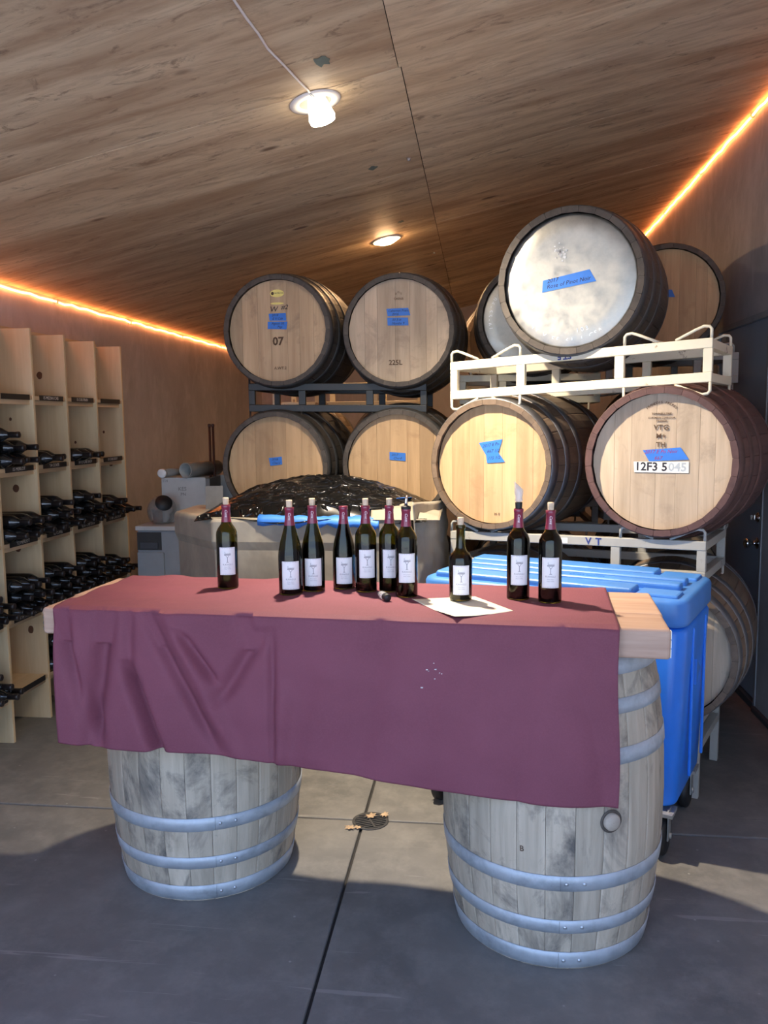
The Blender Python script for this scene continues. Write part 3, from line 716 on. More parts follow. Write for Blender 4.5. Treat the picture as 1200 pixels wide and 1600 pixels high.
# cloth
CX0, CX1 = .045, TW-.140
TOPZ = TZ+TT+.004
def g(x, s): return math.exp(-(x/s)**2)
hem = [(-.0, .612), (.14, .600), (.5, .600), (.9, .575), (1.22, .548), (1.50, .530), (1.85, .528)]
def hemz(u):
    x = u*(CX1-CX0)
    for (a, za), (c, zc) in zip(hem[:-1], hem[1:]):
        if x <= c: return za+(zc-za)*(x-a)/(c-a)
    return hem[-1][1]
creases = [  # x0,v0,x1,v1,width,amp   (x along the cloth, v 0 at table edge .. 1 at hem)
 (.06, .02, .17, .9, .030, -.020), (.22, .05, .15, 1.0, .030, -.024), (.115, .2, .16, 1., .018, .014), (.30, .02, .30, .5, .018, -.008),
 (.30, .45, .385, 1.02, .020, -.030), (.37, .05, .55, .85, .020, -.015), (.43, .0, .62, .9, .03, .010), (.48, .15, .57, .45, .018, -.015), (.72, .15, .60, .58, .028, -.014),
 (.68, .02, .70, .18, .02, -.010), (.77, .2, .765, .98, .012, -.010), (.80, .5, .78, 1.0, .03, .008), (.95, .3, .88, 1, .05, .007), (1.10, .1, 1.02, 1, .05, -.007),
 (1.35, .2, 1.25, 1, .06, .006), (1.62, .1, 1.66, 1, .05, -.006), (1.78, .0, 1.80, 1, .03, .006)]
from mathutils import noise as mnoise
def front_disp(x, v):
    d = .0
    for x0, v0, x1, v1, w_, a in creases:
        if v0 >= v1: continue
        tt = (v-v0)/(v1-v0)
        if -.2 < tt < 1.2:
            xc = x0+(x1-x0)*tt; fade = max(0, min(1, (tt+.2)/.3, (1.2-tt)/.3))
            k = (x-xc)/w_; d += 1.7*a*fade*(math.exp(-k*k)+.35*k*math.exp(-k*k))
    d += .012*v*math.sin(x*5.2+1.0)+.004*v*math.sin(x*17+2*v)
    d += .004*mnoise.noise((x*9, v*5, 1.3))*min(1, v*3)
    return d
def cloth_pt(u, s):
    """s 0..1: back hang -> top -> front hang"""
    x = CX0+u*(CX1-CX0)
    if s < .12:
        k = 1-s/.12; z = TOPZ-.005-k*.16; y = TD+.009+.004*math.sin(x*21)*k
    elif s < .46:
        k = (s-.12)/.34; y = TD+.006-k*(TD+.010); z = TOPZ
        lft = max(0, 1-x/.9)
        z += .0034+.0034*math.sin(x*16+y*26)*(.12+lft)*math.sin(math.pi*min(1, k*1.02))
        z += .016*max(0, mnoise.noise((x*7, 2.0, 0)))*g(y-(TD-.02), .06)*(1 if x < 1.0 else .4)
        z += .006*max(0, mnoise.noise((x*5+y*3, y*14-x*5, 4)))*(.1+lft)
        z = max(z, TOPZ+.0004)
    else:
        v = (s-.46)/.54; H_ = TOPZ-hemz(u); z = TOPZ-.005-v*(H_-.005)
        if v < .015: z = TOPZ-.004
        y = -.014-front_disp(x, v)-.022*math.sin(math.pi*min(1, v*.9)*.6)
        y = min(y, -.009) if z > TZ-.02 else y
        for bxw, byw in ((.232, 2.632), (-1.005, 2.86)):
            dx_, dy_ = bxw-FL_.x, byw-FL_.y; lx = dx_*tu.x+dy_*tu.y; ly = dx_*tv.x+dy_*tv.y
            q_ = (x-lx); rr_ = br(min(max(z, 0), BL))+.012
            if abs(q_) < rr_: y = min(y, ly-math.sqrt(rr_*rr_-q_*q_))
        x += .018*v*(1 if u < .5 else 0)*(1-u*2) + (.004*v if u > .9 else 0) - .004*math.sin(v*6)*(u > .97)
    return (x, y, z)
b = MB(); b.grid(230, 150, cloth_pt)
cl = b.obj('tablecloth', M['cloth']); tag(cl, 'burgundy cloth draped over the plank table, hanging long in front', 'tablecloth')
cl.matrix_world = T((FL_.x, FL_.y, 0)) @ Rz(math.atan2(tu.y, tu.x))
sd = cl.modifiers.new('thick', 'SOLIDIFY'); sd.thickness = .0018; sd.offset = 0
bpy.context.view_layer.update()
b = MB()
for x, z in ((.08, 0), (.10, .006), (.112, -.004), (.118, -.006), (.098, -.022), (.075, .004), (.095, .024), (.20, -.09), (.06, -.05)):
    s = random.uniform(.0008, .0022); b.box((1.17+x-s*1.6, -.0365, .90+z-s*.5), (1.17+x+s*1.6, -.0315, .90+z+s*.5))
q = b.obj('white_flecks', M['speck'], cl); q['kind'] = 'stuff'

def tpos(x, y, z=0): return (x, y, z)
CT = TOPZ+.0035   # resting height on cloth
# ------------------------------------------------------------------ wine bottles on the table
bord = [(.0365, 0), (.0375, .006), (.0375, .190), (.036, .203), (.030, .216), (.020, .230), (.0155, .243), (.0143, .262), (.0140, .288), (.0152, .290), (.0152, .297), (.0142, .300)]
burg = [(.0400, 0), (.0410, .006), (.0410, .135), (.0395, .152), (.034, .180), (.0265, .206), (.0195, .232), (.0155, .252), (.0145, .270), (.0142, .289), (.0156, .290), (.0156, .297), (.0142, .300)]
port = [(.0350, 0), (.0370, .006), (.0385, .125), (.0375, .140), (.031, .152), (.020, .163), (.0155, .174), (.0142, .200), (.0140, .232), (.0160, .234), (.0160, .244), (.0145, .247)]
def rad_at(prof, z):
    for (r0, z0), (r1, z1) in zip(prof[:-1], prof[1:]):
        if z0 <= z <= z1 and z1 > z0: return r0+(r1-r0)*(z-z0)/(z1-z0)
    return prof[-1][0]
def cyl_wrap(me, r, ang0):
    for v in me.vertices:
        a = ang0+v.co.x/r; rr = r+v.co.z; v.co = Vector((rr*math.cos(a), rr*math.sin(a), v.co.y))
bcount = 0
def bottle(x, y, prof, level, label, top='cork', capsule=True, face=0.0, lz=(.045, .135), s=1.0, dark=False, halfw=.030, lines=True):
    root = thing('wine_bottle', label, 'bottle', (x, y, CT), (0, 0, face), 'wine bottles on the burgundy cloth')
    root.scale = (s, s, s)
    H_ = prof[-1][1]; th = .0022
    inner = [(max(.002, r-th), z+(.006 if z < .01 else 0)) for r, z in prof]
    sh = prof+inner[::-1]
    b = MB(); b.lathe(sh, 40, cap=False)
    # close bottoms
    n = 40; k = len(b.v); b.f.append(tuple(range(n-1, -1, -1))); b.sm.append(True); L_ = (len(sh)-1)*n; b.f.append(tuple(range(L_, L_+n))); b.sm.append(True)
    b.obj('glass_body', M['green'] , root)
    wi = [(r+.0004, z) for r, z in inner if z < level]; wi.append((rad_at(inner, level)+.0004, level)); wi.append((.0005, level))
    b = MB(); b.lathe([(.0005, .0055)]+wi, 40, cap=False); b.obj('wine', M['wine'], root)
    if capsule:
        c0 = H_-.062
        pr = [(rad_at(prof, z)+.0007, z) for z in (c0, c0+.02, H_-.013)]+[(prof[-3][0]+.0008, H_-.011), (prof[-3][0]+.0008, H_-.002), (prof[-3][0]-.001, H_)]
        b = MB(); b.lathe(pr, 28, cap=False); cp = b.obj('capsule', M['capsule'], root)
        me = text_mesh('Cuvee', .013, shear=.3); me.transform(Rz(-math.pi/2)); cyl_wrap(me, rad_at(prof, c0+.03)+.0009, -math.pi/2)
        for v in me.vertices: v.co.z += c0+.028
        me.materials.clear(); me.materials.append(M['capink']); me.name = 'capsule_script'; inst('capsule_script', me, cp)
    if top == 'cork':
        rr = .0100
        b = MB(); b.lathe([(rr*.93, H_-.012), (rr, H_), (rr*1.06, H_+.020), (rr*1.0, H_+.024), (.0005, H_+.0245)], 20, cap=False); b.obj('cork', M['cork'], root)
    elif top == 'pourer':
        MB().lathe([(.011, H_-.01), (.0165, H_-.004), (.017, H_+.004), (.010, H_+.007)], 20).obj('pourer_collar', M['rubber'], root)
        MB().tube([(0, 0, H_+.006), (0, 0, H_+.020), (.001, 0, H_+.030), (.004, 0, H_+.040)], [.0062, .0052, .0045, .0012], 12).obj('pourer_spout', M['chrome'], root)
    elif top == 'aerator':
        MB().lathe([(.0095, H_-.015), (.0110, H_+.003), (.0120, H_+.018), (.0110, H_+.021)], 20).obj('aerator_stopper', M['rubber'], root)
        b = MB(); pr = [(.009, H_+.021), (.0135, H_+.026), (.0120, H_+.036), (.0145, H_+.048), (.0150, H_+.075)]
        b.lathe(pr, 24, cap=False)
        o = b.obj('aerator_glass', M['clear'], root)
        for v in o.data.vertices:
            if v.co.z > H_+.07: v.co.z += v.co.x*-.9
        md_ = o.modifiers.new('t', 'SOLIDIFY'); md_.thickness = .0016
    elif top == 'lip':
        MB().lathe([(.0165, H_-.001), (.0165, H_+.001), (.008, H_+.0015)], 20).obj('capsule_rim', M['capsule'], root)
    # label
    r = rad_at(prof, (lz[0]+lz[1])/2)+.0005; hw = halfw/r; n = 14; b = MB()
    vs = [((r+k)*math.cos(-math.pi/2-hw+2*hw*i/n), (r+k)*math.sin(-math.pi/2-hw+2*hw*i/n), z) for k in (0, .0003) for z in lz for i in range(n+1)]
    fs = [(i, i+1, n+2+i, n+1+i) for i in range(n)]+[(2*(n+1)+i, 2*(n+1)+i+1, 3*(n+1)+i+1, 3*(n+1)+i) for i in range(n)]
    b.add(vs, fs, True); lb = b.obj('paper_label', M['label'], root)
    rt_ = r+.0005; zt = lz[1]; g_ = MB()
    def line(x0, z0, x1, z1, w_=.0005):
        dx, dz = x1-x0, z1-z0; l_ = math.hypot(dx, dz); nx, nz = -dz/l_*w_, dx/l_*w_; m_ = 1 if abs(dx) < .01 else 6
        for q in range(m_):
            a, c = q/m_, (q+1)/m_
            P_ = [(x0+dx*a+nx, z0+dz*a+nz), (x0+dx*a-nx, z0+dz*a-nz), (x0+dx*c-nx, z0+dz*c-nz), (x0+dx*c+nx, z0+dz*c+nz)]
            g_.add([(rt_*math.cos(-math.pi/2+px/rt_), rt_*math.sin(-math.pi/2+px/rt_), pz) for px, pz in P_], [(0, 1, 2, 3)])
    w2 = halfw-.0025; z0_, z1_ = lz[0]+.003, lz[1]-.003
    line(-w2, z0_, w2, z0_, .00035); line(-w2, z1_, w2, z1_, .00035); line(-w2, z0_, -w2, z1_, .00035); line(w2, z0_, w2, z1_, .00035)
    line(0, zt-.052, 0, zt-.034, .0011); line(-.004, zt-.053, .004, zt-.053, .0009); line(-.0005, zt-.036, -.006, zt-.028, .0007); line(.0005, zt-.036, .006, zt-.028, .0007)
    rr_ = random.Random(3)
    for i in range(13):
        xx = -.011+i*.0018; hh = .004+.006*abs(math.sin(i*1.7))*(1.6 if i < 3 else .7); line(xx, zt-.028, xx+.0008, zt-.028+hh, .0006)
    for xx in (-.011, -.006, .0, .006): line(xx, zt-.027, xx+.006, zt-.0255, .0005)
    g_.obj('label_drawing', M['labelink'], lb)
    for txt, sz, dz in (('KANGLI', .0085, .061), ('Pinot Noir', .0045, .070), ('Napa Valley', .0042, .076)):
        me = text_mesh(txt, sz, depth=.0001, space=1.15); cyl_wrap(me, rt_, -math.pi/2)
        for v in me.vertices: v.co.z += zt-dz
        me.materials.clear(); me.materials.append(M['labelink']); me.name = 'label_print'; inst('label_print', me, lb)
    return root
BT = [
 (-.905, 2.862, bord, .162, 'leftmost bottle on the cloth, corked, standing alone', 'cork', True, 0, 1.0),
 (-.652, 2.772, burg, .148, 'corked sloping-shoulder bottle second from left, wine level low showing olive glass', 'cork', True, 0, 1.0),
 (-.585, 2.836, burg, .168, 'corked sloping-shoulder bottle just right of the low-filled one', 'cork', True, .0, 1.0),
 (-.482, 2.884, burg, .262, 'full sloping-shoulder bottle without cork, opened burgundy capsule', 'lip', True, 0, .97),
 (-.396, 2.836, bord, .165, 'corked straight-sided bottle right of the uncorked one', 'cork', True, .12, 1.0),
 (-.313, 2.843, bord, .165, 'corked straight-sided bottle partly behind the one with metal pourer', 'cork', True, .1, 1.0),
 (-.247, 2.760, bord, .196, 'bottle with short metal pourer in its neck', 'pourer', True, .05, 1.0),
 (-.062, 2.700, port, .150, 'small squat corked bottle standing on the paper sheet', 'cork', False, .05, 1.0),
 (.128, 2.745, bord, .225, 'bottle topped by a clear slanted wine aerator', 'aerator', True, .1, 1.0),
 (.229, 2.703, bord, .225, 'rightmost bottle on the cloth, corked and full', 'cork', True, .05, 1.0)]
for x, y, pr, lv, lab, top, cap, fc, s in BT:
    x *= .966; y *= .966; s *= .975
    fc += math.atan2(x, -y)*0 - math.atan2(x, y)
    kw = dict(lz=(.022, .118), halfw=.028) if pr is port else (dict(lz=(.022, .118), halfw=.031) if pr is burg else dict(lz=(.052, .150), halfw=.029))
    bt = bottle(x, y, pr, lv, lab, top, cap, fc, s=s, **kw)
    if pr is port: bt.location.z += .004
# paper under the squat bottle
P0 = [(-.225, 2.700), (-.03, 2.765), (.107, 2.555), (.015, 2.500), (-.004, 2.522), (-.072, 2.422)]
def paper_pt(u, v):
    a = Vector((-.217, 2.608)).lerp(Vector((-.070, 2.343)), u); c = Vector((-.014, 2.666)).lerp(Vector((.103, 2.468)), u)
    p = a.lerp(c, v); z = .0008
    if u > .55 and v < .45: z += .012*(u-.55)*(.45-v)*4
    d = abs(v-.48); p += Vector((.06, .07))*max(0, .16-d)*max(0, u-.55)*1.6
    z += .008*max(0, .12-d)*u+.01*max(0, .15-v)*max(0, .3-u)*3
    return (p.x, p.y, CT+.001+z)
b = MB(); b.grid(20, 24, paper_pt); pp = b.obj('paper_sheet', M['paper']); tag(pp, 'creased cream paper sheet lying on the cloth under the squat bottle', 'paper')
md_ = pp.modifiers.new('t', 'SOLIDIFY'); md_.thickness = .0005
text('printed_text', 'WINE LIST', .008, M['redink'], pp, T((.034, 2.497, CT+.0036)) @ Rz(R(-35)), depth=.0001)
# loose pourer
pr = thing('loose_pourer', 'clear wine pourer with black stopper lying on the cloth near the bottle pair', 'pourer', (-.307, 2.603, CT+.013), (0, 0, R(-62)))
Q = Ry(math.pi/2)
MB().lathe([(.008, -.001), (.0125, .003), (.0125, .024), (.010, .028)], 18, T((.010, 0, 0)) @ Q).obj('stopper', M['rubber'], pr)
b = MB(); b.lathe([(.010, 0), (.0135, -.01), (.0125, -.03), (.008, -.045), (.006, -.05)], 18, T((.010, 0, 0)) @ Q, cap=False); o = b.obj('clear_spout', M['clear'], pr)
md_ = o.modifiers.new('t', 'SOLIDIFY'); md_.thickness = .0015

# ------------------------------------------------------------------ blue bin
BA = math.atan2(-.4067, .9135)
bx = thing('insulated_bin', 'bright blue plastic lidded bin on casters behind the table', 'bin', (-.243, 3.381, 0), (0, 0, BA))
BW, BD = 1.06, .56
def rbox(b, x0, y0, x1, y1, z0, z1, r0, taper=0.0, n=5):
    def ring(z, ins, rad):
        pts = []
        for cx, cy, a0 in ((x1-ins-rad, y1-ins-rad, 0), (x0+ins+rad, y1-ins-rad, 90), (x0+ins+rad, y0+ins+rad, 180), (x1-ins-rad, y0+ins+rad, 270)):
            for i in range(n+1): a = R(a0+90*i/n); pts.append((cx+rad*math.cos(a), cy+rad*math.sin(a), z))
        return pts
    e = .018
    rings = [ring(z0, taper+e, max(.01, r0-e)), ring(z0+e*.3, taper+e*.3, r0), ring(z0+e, taper, r0), ring(z1-e, 0, r0), ring(z1-e*.3, e*.3, r0), ring(z1, e, max(.01, r0-e))]
    m_ = len(rings[0]); vs = [p for r_ in rings for p in r_]; fs = []
    for j in range(len(rings)-1):
        for i in range(m_): k = (i+1) % m_; fs.append((j*m_+i, j*m_+k, (j+1)*m_+k, (j+1)*m_+i))
    fs.append(tuple(range(m_-1, -1, -1))); fs.append(tuple(range((len(rings)-1)*m_, len(rings)*m_)))
    b.add(vs, fs, True)
b = MB(); rbox(b, .006, .006, BW-.006, BD-.006, .190, .868, .058, .022); body = b.obj('bin_body', M['blue'], bx)
b = MB(); rbox(b, 0, 0, BW, BD, .872, .975, .060); lid = b.obj('lid', M['bluelid'], bx)
for k, (ya, yb) in enumerate(((.035, .145), (.185, .255), (.295, .365), (.405, .525))):
    x1_ = BW-.20 if k in (0, 3) else BW-.06
    MB().box((.05, ya, .965), (x1_, yb, 1.0)).obj('lid_rib', M['bluelid'], lid, .012, 3)
for ya, yb in ((.03, .15), (.40, .53)):
    MB().box((BW-.19, ya+.01, .960), (BW-.04, yb, .986)).obj('corner_pad', M['bluelid'], lid, .008, 2)
MB().box((BW-.17, .30, .9755), (BW-.09, .36, .979)).obj('red_sticker', M['red'], lid)
text('sticker_print', 'DACO', .022, M['sticker'], lid, T((BW-.13, .33, .9795)), depth=.0003)
text('molded_text', 'BONAR PLASTICS', .018, M['tape'], lid, T((BW*.60, .215, 1.0005)), depth=.0004)
for yy in (.17, .42):
    b = MB(); b.box((BW-.012, yy, .27), (BW-.001, yy+.014, .845)); b.obj('side_rib', M['blue'], body, .004)
b = MB(); b.prism([(0, .0), (.075, .05), (.075, -.05)], 0, .012, T((BW-.012, .31, .66)) @ Rz(math.pi/2) @ Rx(math.pi/2) @ Rz(math.pi)); b.obj('handle_recess', M['tape'], body)
for yy, xx in ((.050, BW-.075), (.050, .065), (BD-.07, BW-.075), (BD-.07, .065)):
    c = MB().box((xx-.045, yy-.045, .165), (xx+.045, yy+.045, .178)).box((xx-.028, yy-.02, .065), (xx-.023, yy+.02, .185)).box((xx+.023, yy-.02, .065), (xx+.028, yy+.02, .185)).obj('caster', M['zinc'], bx)
    MB().lathe([(.02, -.019), (.066, -.019), (.0745, -.012), (.0745, .012), (.066, .019), (.02, .019)], 28, T((xx, yy+.01, .0745)) @ Ry(math.pi/2)).obj('wheel', M['rubber'], c)
    MB().lathe([(.011, -.033), (.011, .033)], 10, T((xx, yy+.01, .0745)) @ Ry(math.pi/2)).obj('axle', M['zinc'], c)

# ------------------------------------------------------------------ grey bin with black plastic
gb = thing('grey_bin', 'large dusty grey bin under black plastic sheet and blue tape, behind bottles', 'bin', (0, 0, 0))
foot = [(-1.255, 3.74), (-.36, 3.74), (-.27, 3.90), (-.27, 4.38), (-1.56, 4.38), (-1.56, 4.06)]
def shrink(p, k): cx, cy = -.88, 4.1; return (cx+(p[0]-cx)*k, cy+(p[1]-cy)*k)
b = MB()
def polyrings(b, rings):
    m_ = len(rings[0][0]); vs = []; fs = []
    for poly, z in rings: vs += [(x, y, z) for x, y in poly]
    for j in range(len(rings)-1):
        for i in range(m_): k = (i+1) % m_; fs.append((j*m_+i, j*m_+k, (j+1)*m_+k, (j+1)*m_+i))
    fs.append(tuple(range(m_-1, -1, -1))); fs.append(tuple(range((len(rings)-1)*m_, len(rings)*m_)))
    return b.add(vs, fs)
polyrings(b, [([shrink(p, .93) for p in foot], .0), ([shrink(p, .95) for p in foot], .08), ([shrink(p, .975) for p in foot], 1.02), ([shrink(p, 1.0) for p in foot], 1.06), ([shrink(p, 1.0) for p in foot], 1.155), ([shrink(p, .975) for p in foot], 1.172)])
ob = b.obj('bin_body', M['bin'], gb, .028, 4)
cd = MB().box((-.14, -.001, -.075), (.0, .001, .075)).obj('paper_tag', M['cardboard'], gb, 0)
cd.location = (-.865, 3.752, 1.03); cd.rotation_euler = (R(4), R(2), 0)
MB().tube([(-1.19, 3.745, .86), (-1.17, 3.744, .87), (-1.16, 3.744, .855)], .003, 6).tube([(-1.19, 3.745, .82), (-1.17, 3.744, .83), (-1.155, 3.744, .81)], .003, 6).obj('chalk_mark', M['stickergrey'], gb)
def film(u, v):
    x = -1.34+u*1.10; y = 3.735+v*.66
    e = min(1, u*7, (1-u)*5); bb = max(0, math.sin(math.pi*min(1, max(0, u))))**.7
    prof = .17*bb*math.sin(math.pi*(.02+.82*v))**.8
    wr_ = .012*mnoise.noise((x*5+y*3, y*16-x*4, 0))+.016*(1-abs(mnoise.noise((x*4+y*5, y*9-x*4, 3))))**6-.008
    z = 1.176+max(0, prof)+wr_*e*(.4+prof*4)
    if v < .06: z = 1.172+z*0-(.06-v)/.06*.022*max(0, .5+.5*math.sin(x*12)) ; y -= .004
    y += .02*math.sin(x*9)*(v < .06)
    return (x, y, max(z, 1.150))
b = MB(); b.grid(120, 70, film); sf = b.obj('plastic_sheet', M['blackfilm'], gb); md_ = sf.modifiers.new('t', 'SOLIDIFY'); md_.thickness = .0012
def strip(name, pts, w0, par, mat, jit=.01):
    b = MB(); n = 26; P_ = [Vector(p) for p in pts]; vs = []
    for i in range(n+1):
        t_ = i/n*(len(P_)-1); k = min(int(t_), len(P_)-2); p = P_[k].lerp(P_[k+1], t_-k)
        j1 = jit*mnoise.noise((i*.5, 1, 2)); j2 = jit*mnoise.noise((i*.6, 5, 2)); o_ = .004*abs(mnoise.noise((i*.9, 3, 1)))
        vs += [(p.x, p.y-.003-o_, p.z-w0+j1), (p.x, p.y-.007-o_, p.z-w0*.4), (p.x, p.y+.006, p.z+j2*.4+.004), (p.x, p.y+.05, p.z+.014+j2*.4)]
    fs = [(i*4+q, i*4+q+1, i*4+q+5, i*4+q+4) for i in range(n) for q in range(3)]
    b.add(vs, fs, True); o = b.obj(name, mat, par); md_ = o.modifiers.new('t', 'SOLIDIFY'); md_.thickness = .001; return o
strip('blue_tape', [(-1.03, 3.732, 1.178), (-.85, 3.732, 1.176), (-.70, 3.732, 1.170), (-.50, 3.732, 1.166), (-.46, 3.732, 1.160)], .036, gb, M['tape'], .02)
# tan cover flap at right with a second tape
def flap(u, v):
    x = -.50+u*.32; y = 3.735+v*.5; z = 1.176+.055*math.sin(math.pi*min(1, .15+v*.8))*(1-max(0, u-.55)*1.9)+.012*mnoise.noise((x*9, y*9, 2))
    if v < .08: z = 1.17
    return (x, y, max(1.10, z))
b = MB(); b.grid(24, 24, flap); o = b.obj('tan_flap', M['cardboard'], gb); md_ = o.modifiers.new('t', 'SOLIDIFY'); md_.thickness = .003
b = MB()
def tp2(u, v): 
    x = -.50+u*.17; y = 3.84+u*.16+v*.06; k = (x+.50)/.32; vv = (y-3.735)/.5
    return (x, y, 1.176+.055*math.sin(math.pi*min(1, .15+vv*.8))*(1-max(0, k-.55)*1.9)+.018)
b.grid(10, 4, tp2); o = b.obj('blue_tape', M['tape'], gb); md_ = o.modifiers.new('t', 'SOLIDIFY'); md_.thickness = .001
def side_film(u, v):
    x = -.30+.13*math.sin(u*1.5); y = 3.74+u*.45-.02; z = 1.25-.09*u*0-v*.42
    return (x+.012*mnoise.noise((u*6, v*5, 8))+.02*v, y-.02*v*0, z-.03*(1-v)*u)
b = MB(); b.grid(24, 24, side_film); o = b.obj('side_cover', M['bin'], gb); md_ = o.modifiers.new('t', 'SOLIDIFY'); md_.thickness = .003

# ------------------------------------------------------------------ clutter by the left wall
cbn = thing('metal_cabinet', 'low grey cabinet with dark slot beside the wine shelf', 'cabinet', (-2.03, 4.68, 0))
MB().box((0, 0, 0), (.52, .55, .985)).obj('cabinet_body', M['greybox'], cbn, .006)
MB().box((-.006, -.012, .985), (.53, .56, 1.012)).obj('worktop', M['whitebox'], cbn, .004)
MB().box((.0, -.003, .868), (.15, .002, .975)).obj('slot_shade', M['shadeblack'], cbn)  # flat panel, the slot's inner shade is put into its colour
MB().box((.02, -.012, .875), (.13, .0, .915)).obj('drawer_front', M['curb'], cbn, .003)
MB().box((.0, -.012, .05), (.165, -.001, .855)).obj('door', M['greybox'], cbn, .004)
wb = thing('foam_box', 'white foam box marked KES in black, standing behind the clear jug', 'box', (-1.94, 4.86, 1.012), (0, 0, R(4)))
MB().box((0, 0, 0), (.275, .10, .275)).obj('box_body', M['whitebox'], wb, .004)
MB().box((.2755, .004, .003), (.300, .34, .268)).obj('box_side', M['greyboxside'], wb)
text('handwriting', 'KES', .032, M['greyboxside'], wb, T((.13, -.001, .205)) @ Rx(math.pi/2), depth=.0003); text('handwriting', 'PN', .026, M['greyboxside'], wb, T((.135, -.001, .172)) @ Rx(math.pi/2), depth=.0003)
text('handwriting', '114', .022, M['greyboxside'], wb, T((.025, -.001, .255)) @ Rx(math.pi/2), depth=.0003)
wb2 = MB().box((0, 0, 0), (.36, .05, .285)).obj('insulation_sheet', M['whitebox'], None, .003); wb2.location = (-1.905, 5.26, 1.0); wb2.location.y = 5.16
tag(wb2, 'pale flat panel standing upright behind the white foam box', 'panel')
pt = thing('pvc_pipe', 'short grey plastic pipe lying on the white foam box', 'pipe', (-1.80, 4.93, 1.285+.046), (0, 0, R(-38)))
b = MB(); b.lathe([(.046, 0), (.046, .34), (.040, .34), (.040, 0), (.046, 0)], 32, T((0, -.06, 0)) @ Ry(math.pi/2), cap=False); b.obj('pipe_wall', M['pvc'], pt)
pt.rotation_euler = (0, 0, R(74)); pt.location = (-1.835, 4.86, 1.287+.046)
c2 = thing('capped_tube', 'thin tube with round white cap left of the grey pipe', 'tube', (-1.925, 4.83, 1.287+.028), (0, 0, R(80)))
MB().lathe([(.024, .01), (.024, .30)], 24, Ry(math.pi/2)).obj('tube_wall', M['pvc'], c2)
MB().lathe([(.020, -.002), (.028, 0), (.028, .02), (.024, .02)], 24, Ry(math.pi/2)).obj('white_cap', M['whitecap'], c2)
jg = thing('glass_jug', 'round clear glass jug lying on the cabinet in front of the white box', 'jug', (-1.905, 4.77, 1.012+.088))
jm = Rz(R(-38)) @ Rx(R(68)) @ Rz(0)
jp = [(.055, -.085), (.080, -.065), (.088, -.02), (.086, .02), (.070, .055), (.052, .072), (.050, .090)]
b = MB(); b.lathe(jp+[(r-.003, z) for r, z in jp[::-1]], 36, Rz(R(30)) @ Rx(R(58)), cap=False); b.obj('jug_body', M['jug'], jg)
MB().lathe([(.050, .085), (.050, .094), (.001, .095)], 28, Rz(R(30)) @ Rx(R(58)), cap=False).obj('black_mouth_cap', M['rubber'], jg)
pot = MB().lathe([(.030, 0), (.043, .07), (.046, .07), (.046, .085), (.040, .085), (.028, .01)], 28, cap=False).obj('clay_pot', M['clay']); pot.location = (-1.98, 4.90, 1.012)
tag(pot, 'small terracotta pot at the left edge of the grey cabinet', 'pot')
pot2 = MB().box((0, 0, 0), (.12, .005, .12)).obj('dark_card', M['greyboxside']); pot2.location = (-1.42, 4.15, 1.172); 
tag(pot2, 'small dark grey card leaning on the left end of the grey bin', 'card'); pot2.rotation_euler = (R(-6), R(0), R(10)); pot2.scale = (.75, 1, 1)
for x0, lab in ((-1.675, 'left one of two thin red-brown poles leaning on the left wall side'), (-1.652, 'right one of two thin red-brown poles beside the lower left barrel')):
    b = MB().tube([(x0, 5.02, .0), (x0-.012, 5.05, .8), (x0-.022, 5.08, 1.60)], .0085, 8).lathe([(.0085, 1.59), (.011, 1.60), (.009, 1.612)], 10, T((x0-.022, 5.08, 0)))
    tag(b.obj('wooden_pole', M['pole']), lab, 'pole')

# ------------------------------------------------------------------ wine shelf
DY = [3.46, 3.83, 4.195, 4.55, 4.925, 5.30]; SZ = [.25, .63, 1.02, 1.40, 1.77]; XF = -2.36; XW = XL+.012; ZT = 2.125
ws = thing('wine_shelf', 'pale pine cubby shelf full of dark bottles on left wall', 'shelf', (XF, 3.46, 0))
def wloc(a): return (a[0]-XF, a[1]-3.46, a[2])
for i, y in enumerate(DY):
    xf = XF+random.uniform(-.004, .004)
    up = MB().box(wloc((XW, y-.010, 0)), wloc((xf, y+.010, ZT))).obj('upright', M['pine'], ws, .002)
    rr = random.Random(i*5+2)
    for k in range(7):
        z = rr.uniform(.15, 2.0); x = rr.uniform(XW+.05, XF-.04); s = rr.choice((.008, .012, .018))
        poly = [(s*math.cos(a)*rr.uniform(.85, 1.1), s*1.2*math.sin(a)) for a in [q*math.pi/6 for q in range(12)]]
        kk = MB().prism(poly, 0, .0006, T(wloc((x, y-.0102, z))) @ Rx(math.pi/2)).obj('knot', M['knot'], up)
strips = {(4, 1): '', (4, 2): '15 MEZAN CAB', (4, 3): '15 CAB FRAN', (4, 4): '', (3, 1): '15 MERLOT', (3, 2): "'14 CUVEE", (3, 3): '14 12 CAB SAUV', (3, 4): '10 CAB SAUV',
          (2, 1): "'12 MERLOT", (2, 2): '12 CUVEE', (2, 3): '12 09 CAB SAUV', (2, 4): '11 08 CAB SAUV', (1, 1): "'14 PETITE SIRAH", (1, 2): '13 SYRAH', (1, 3): '12 ZIN', (1, 4): '', (0, 1): '', (0, 2): ''}
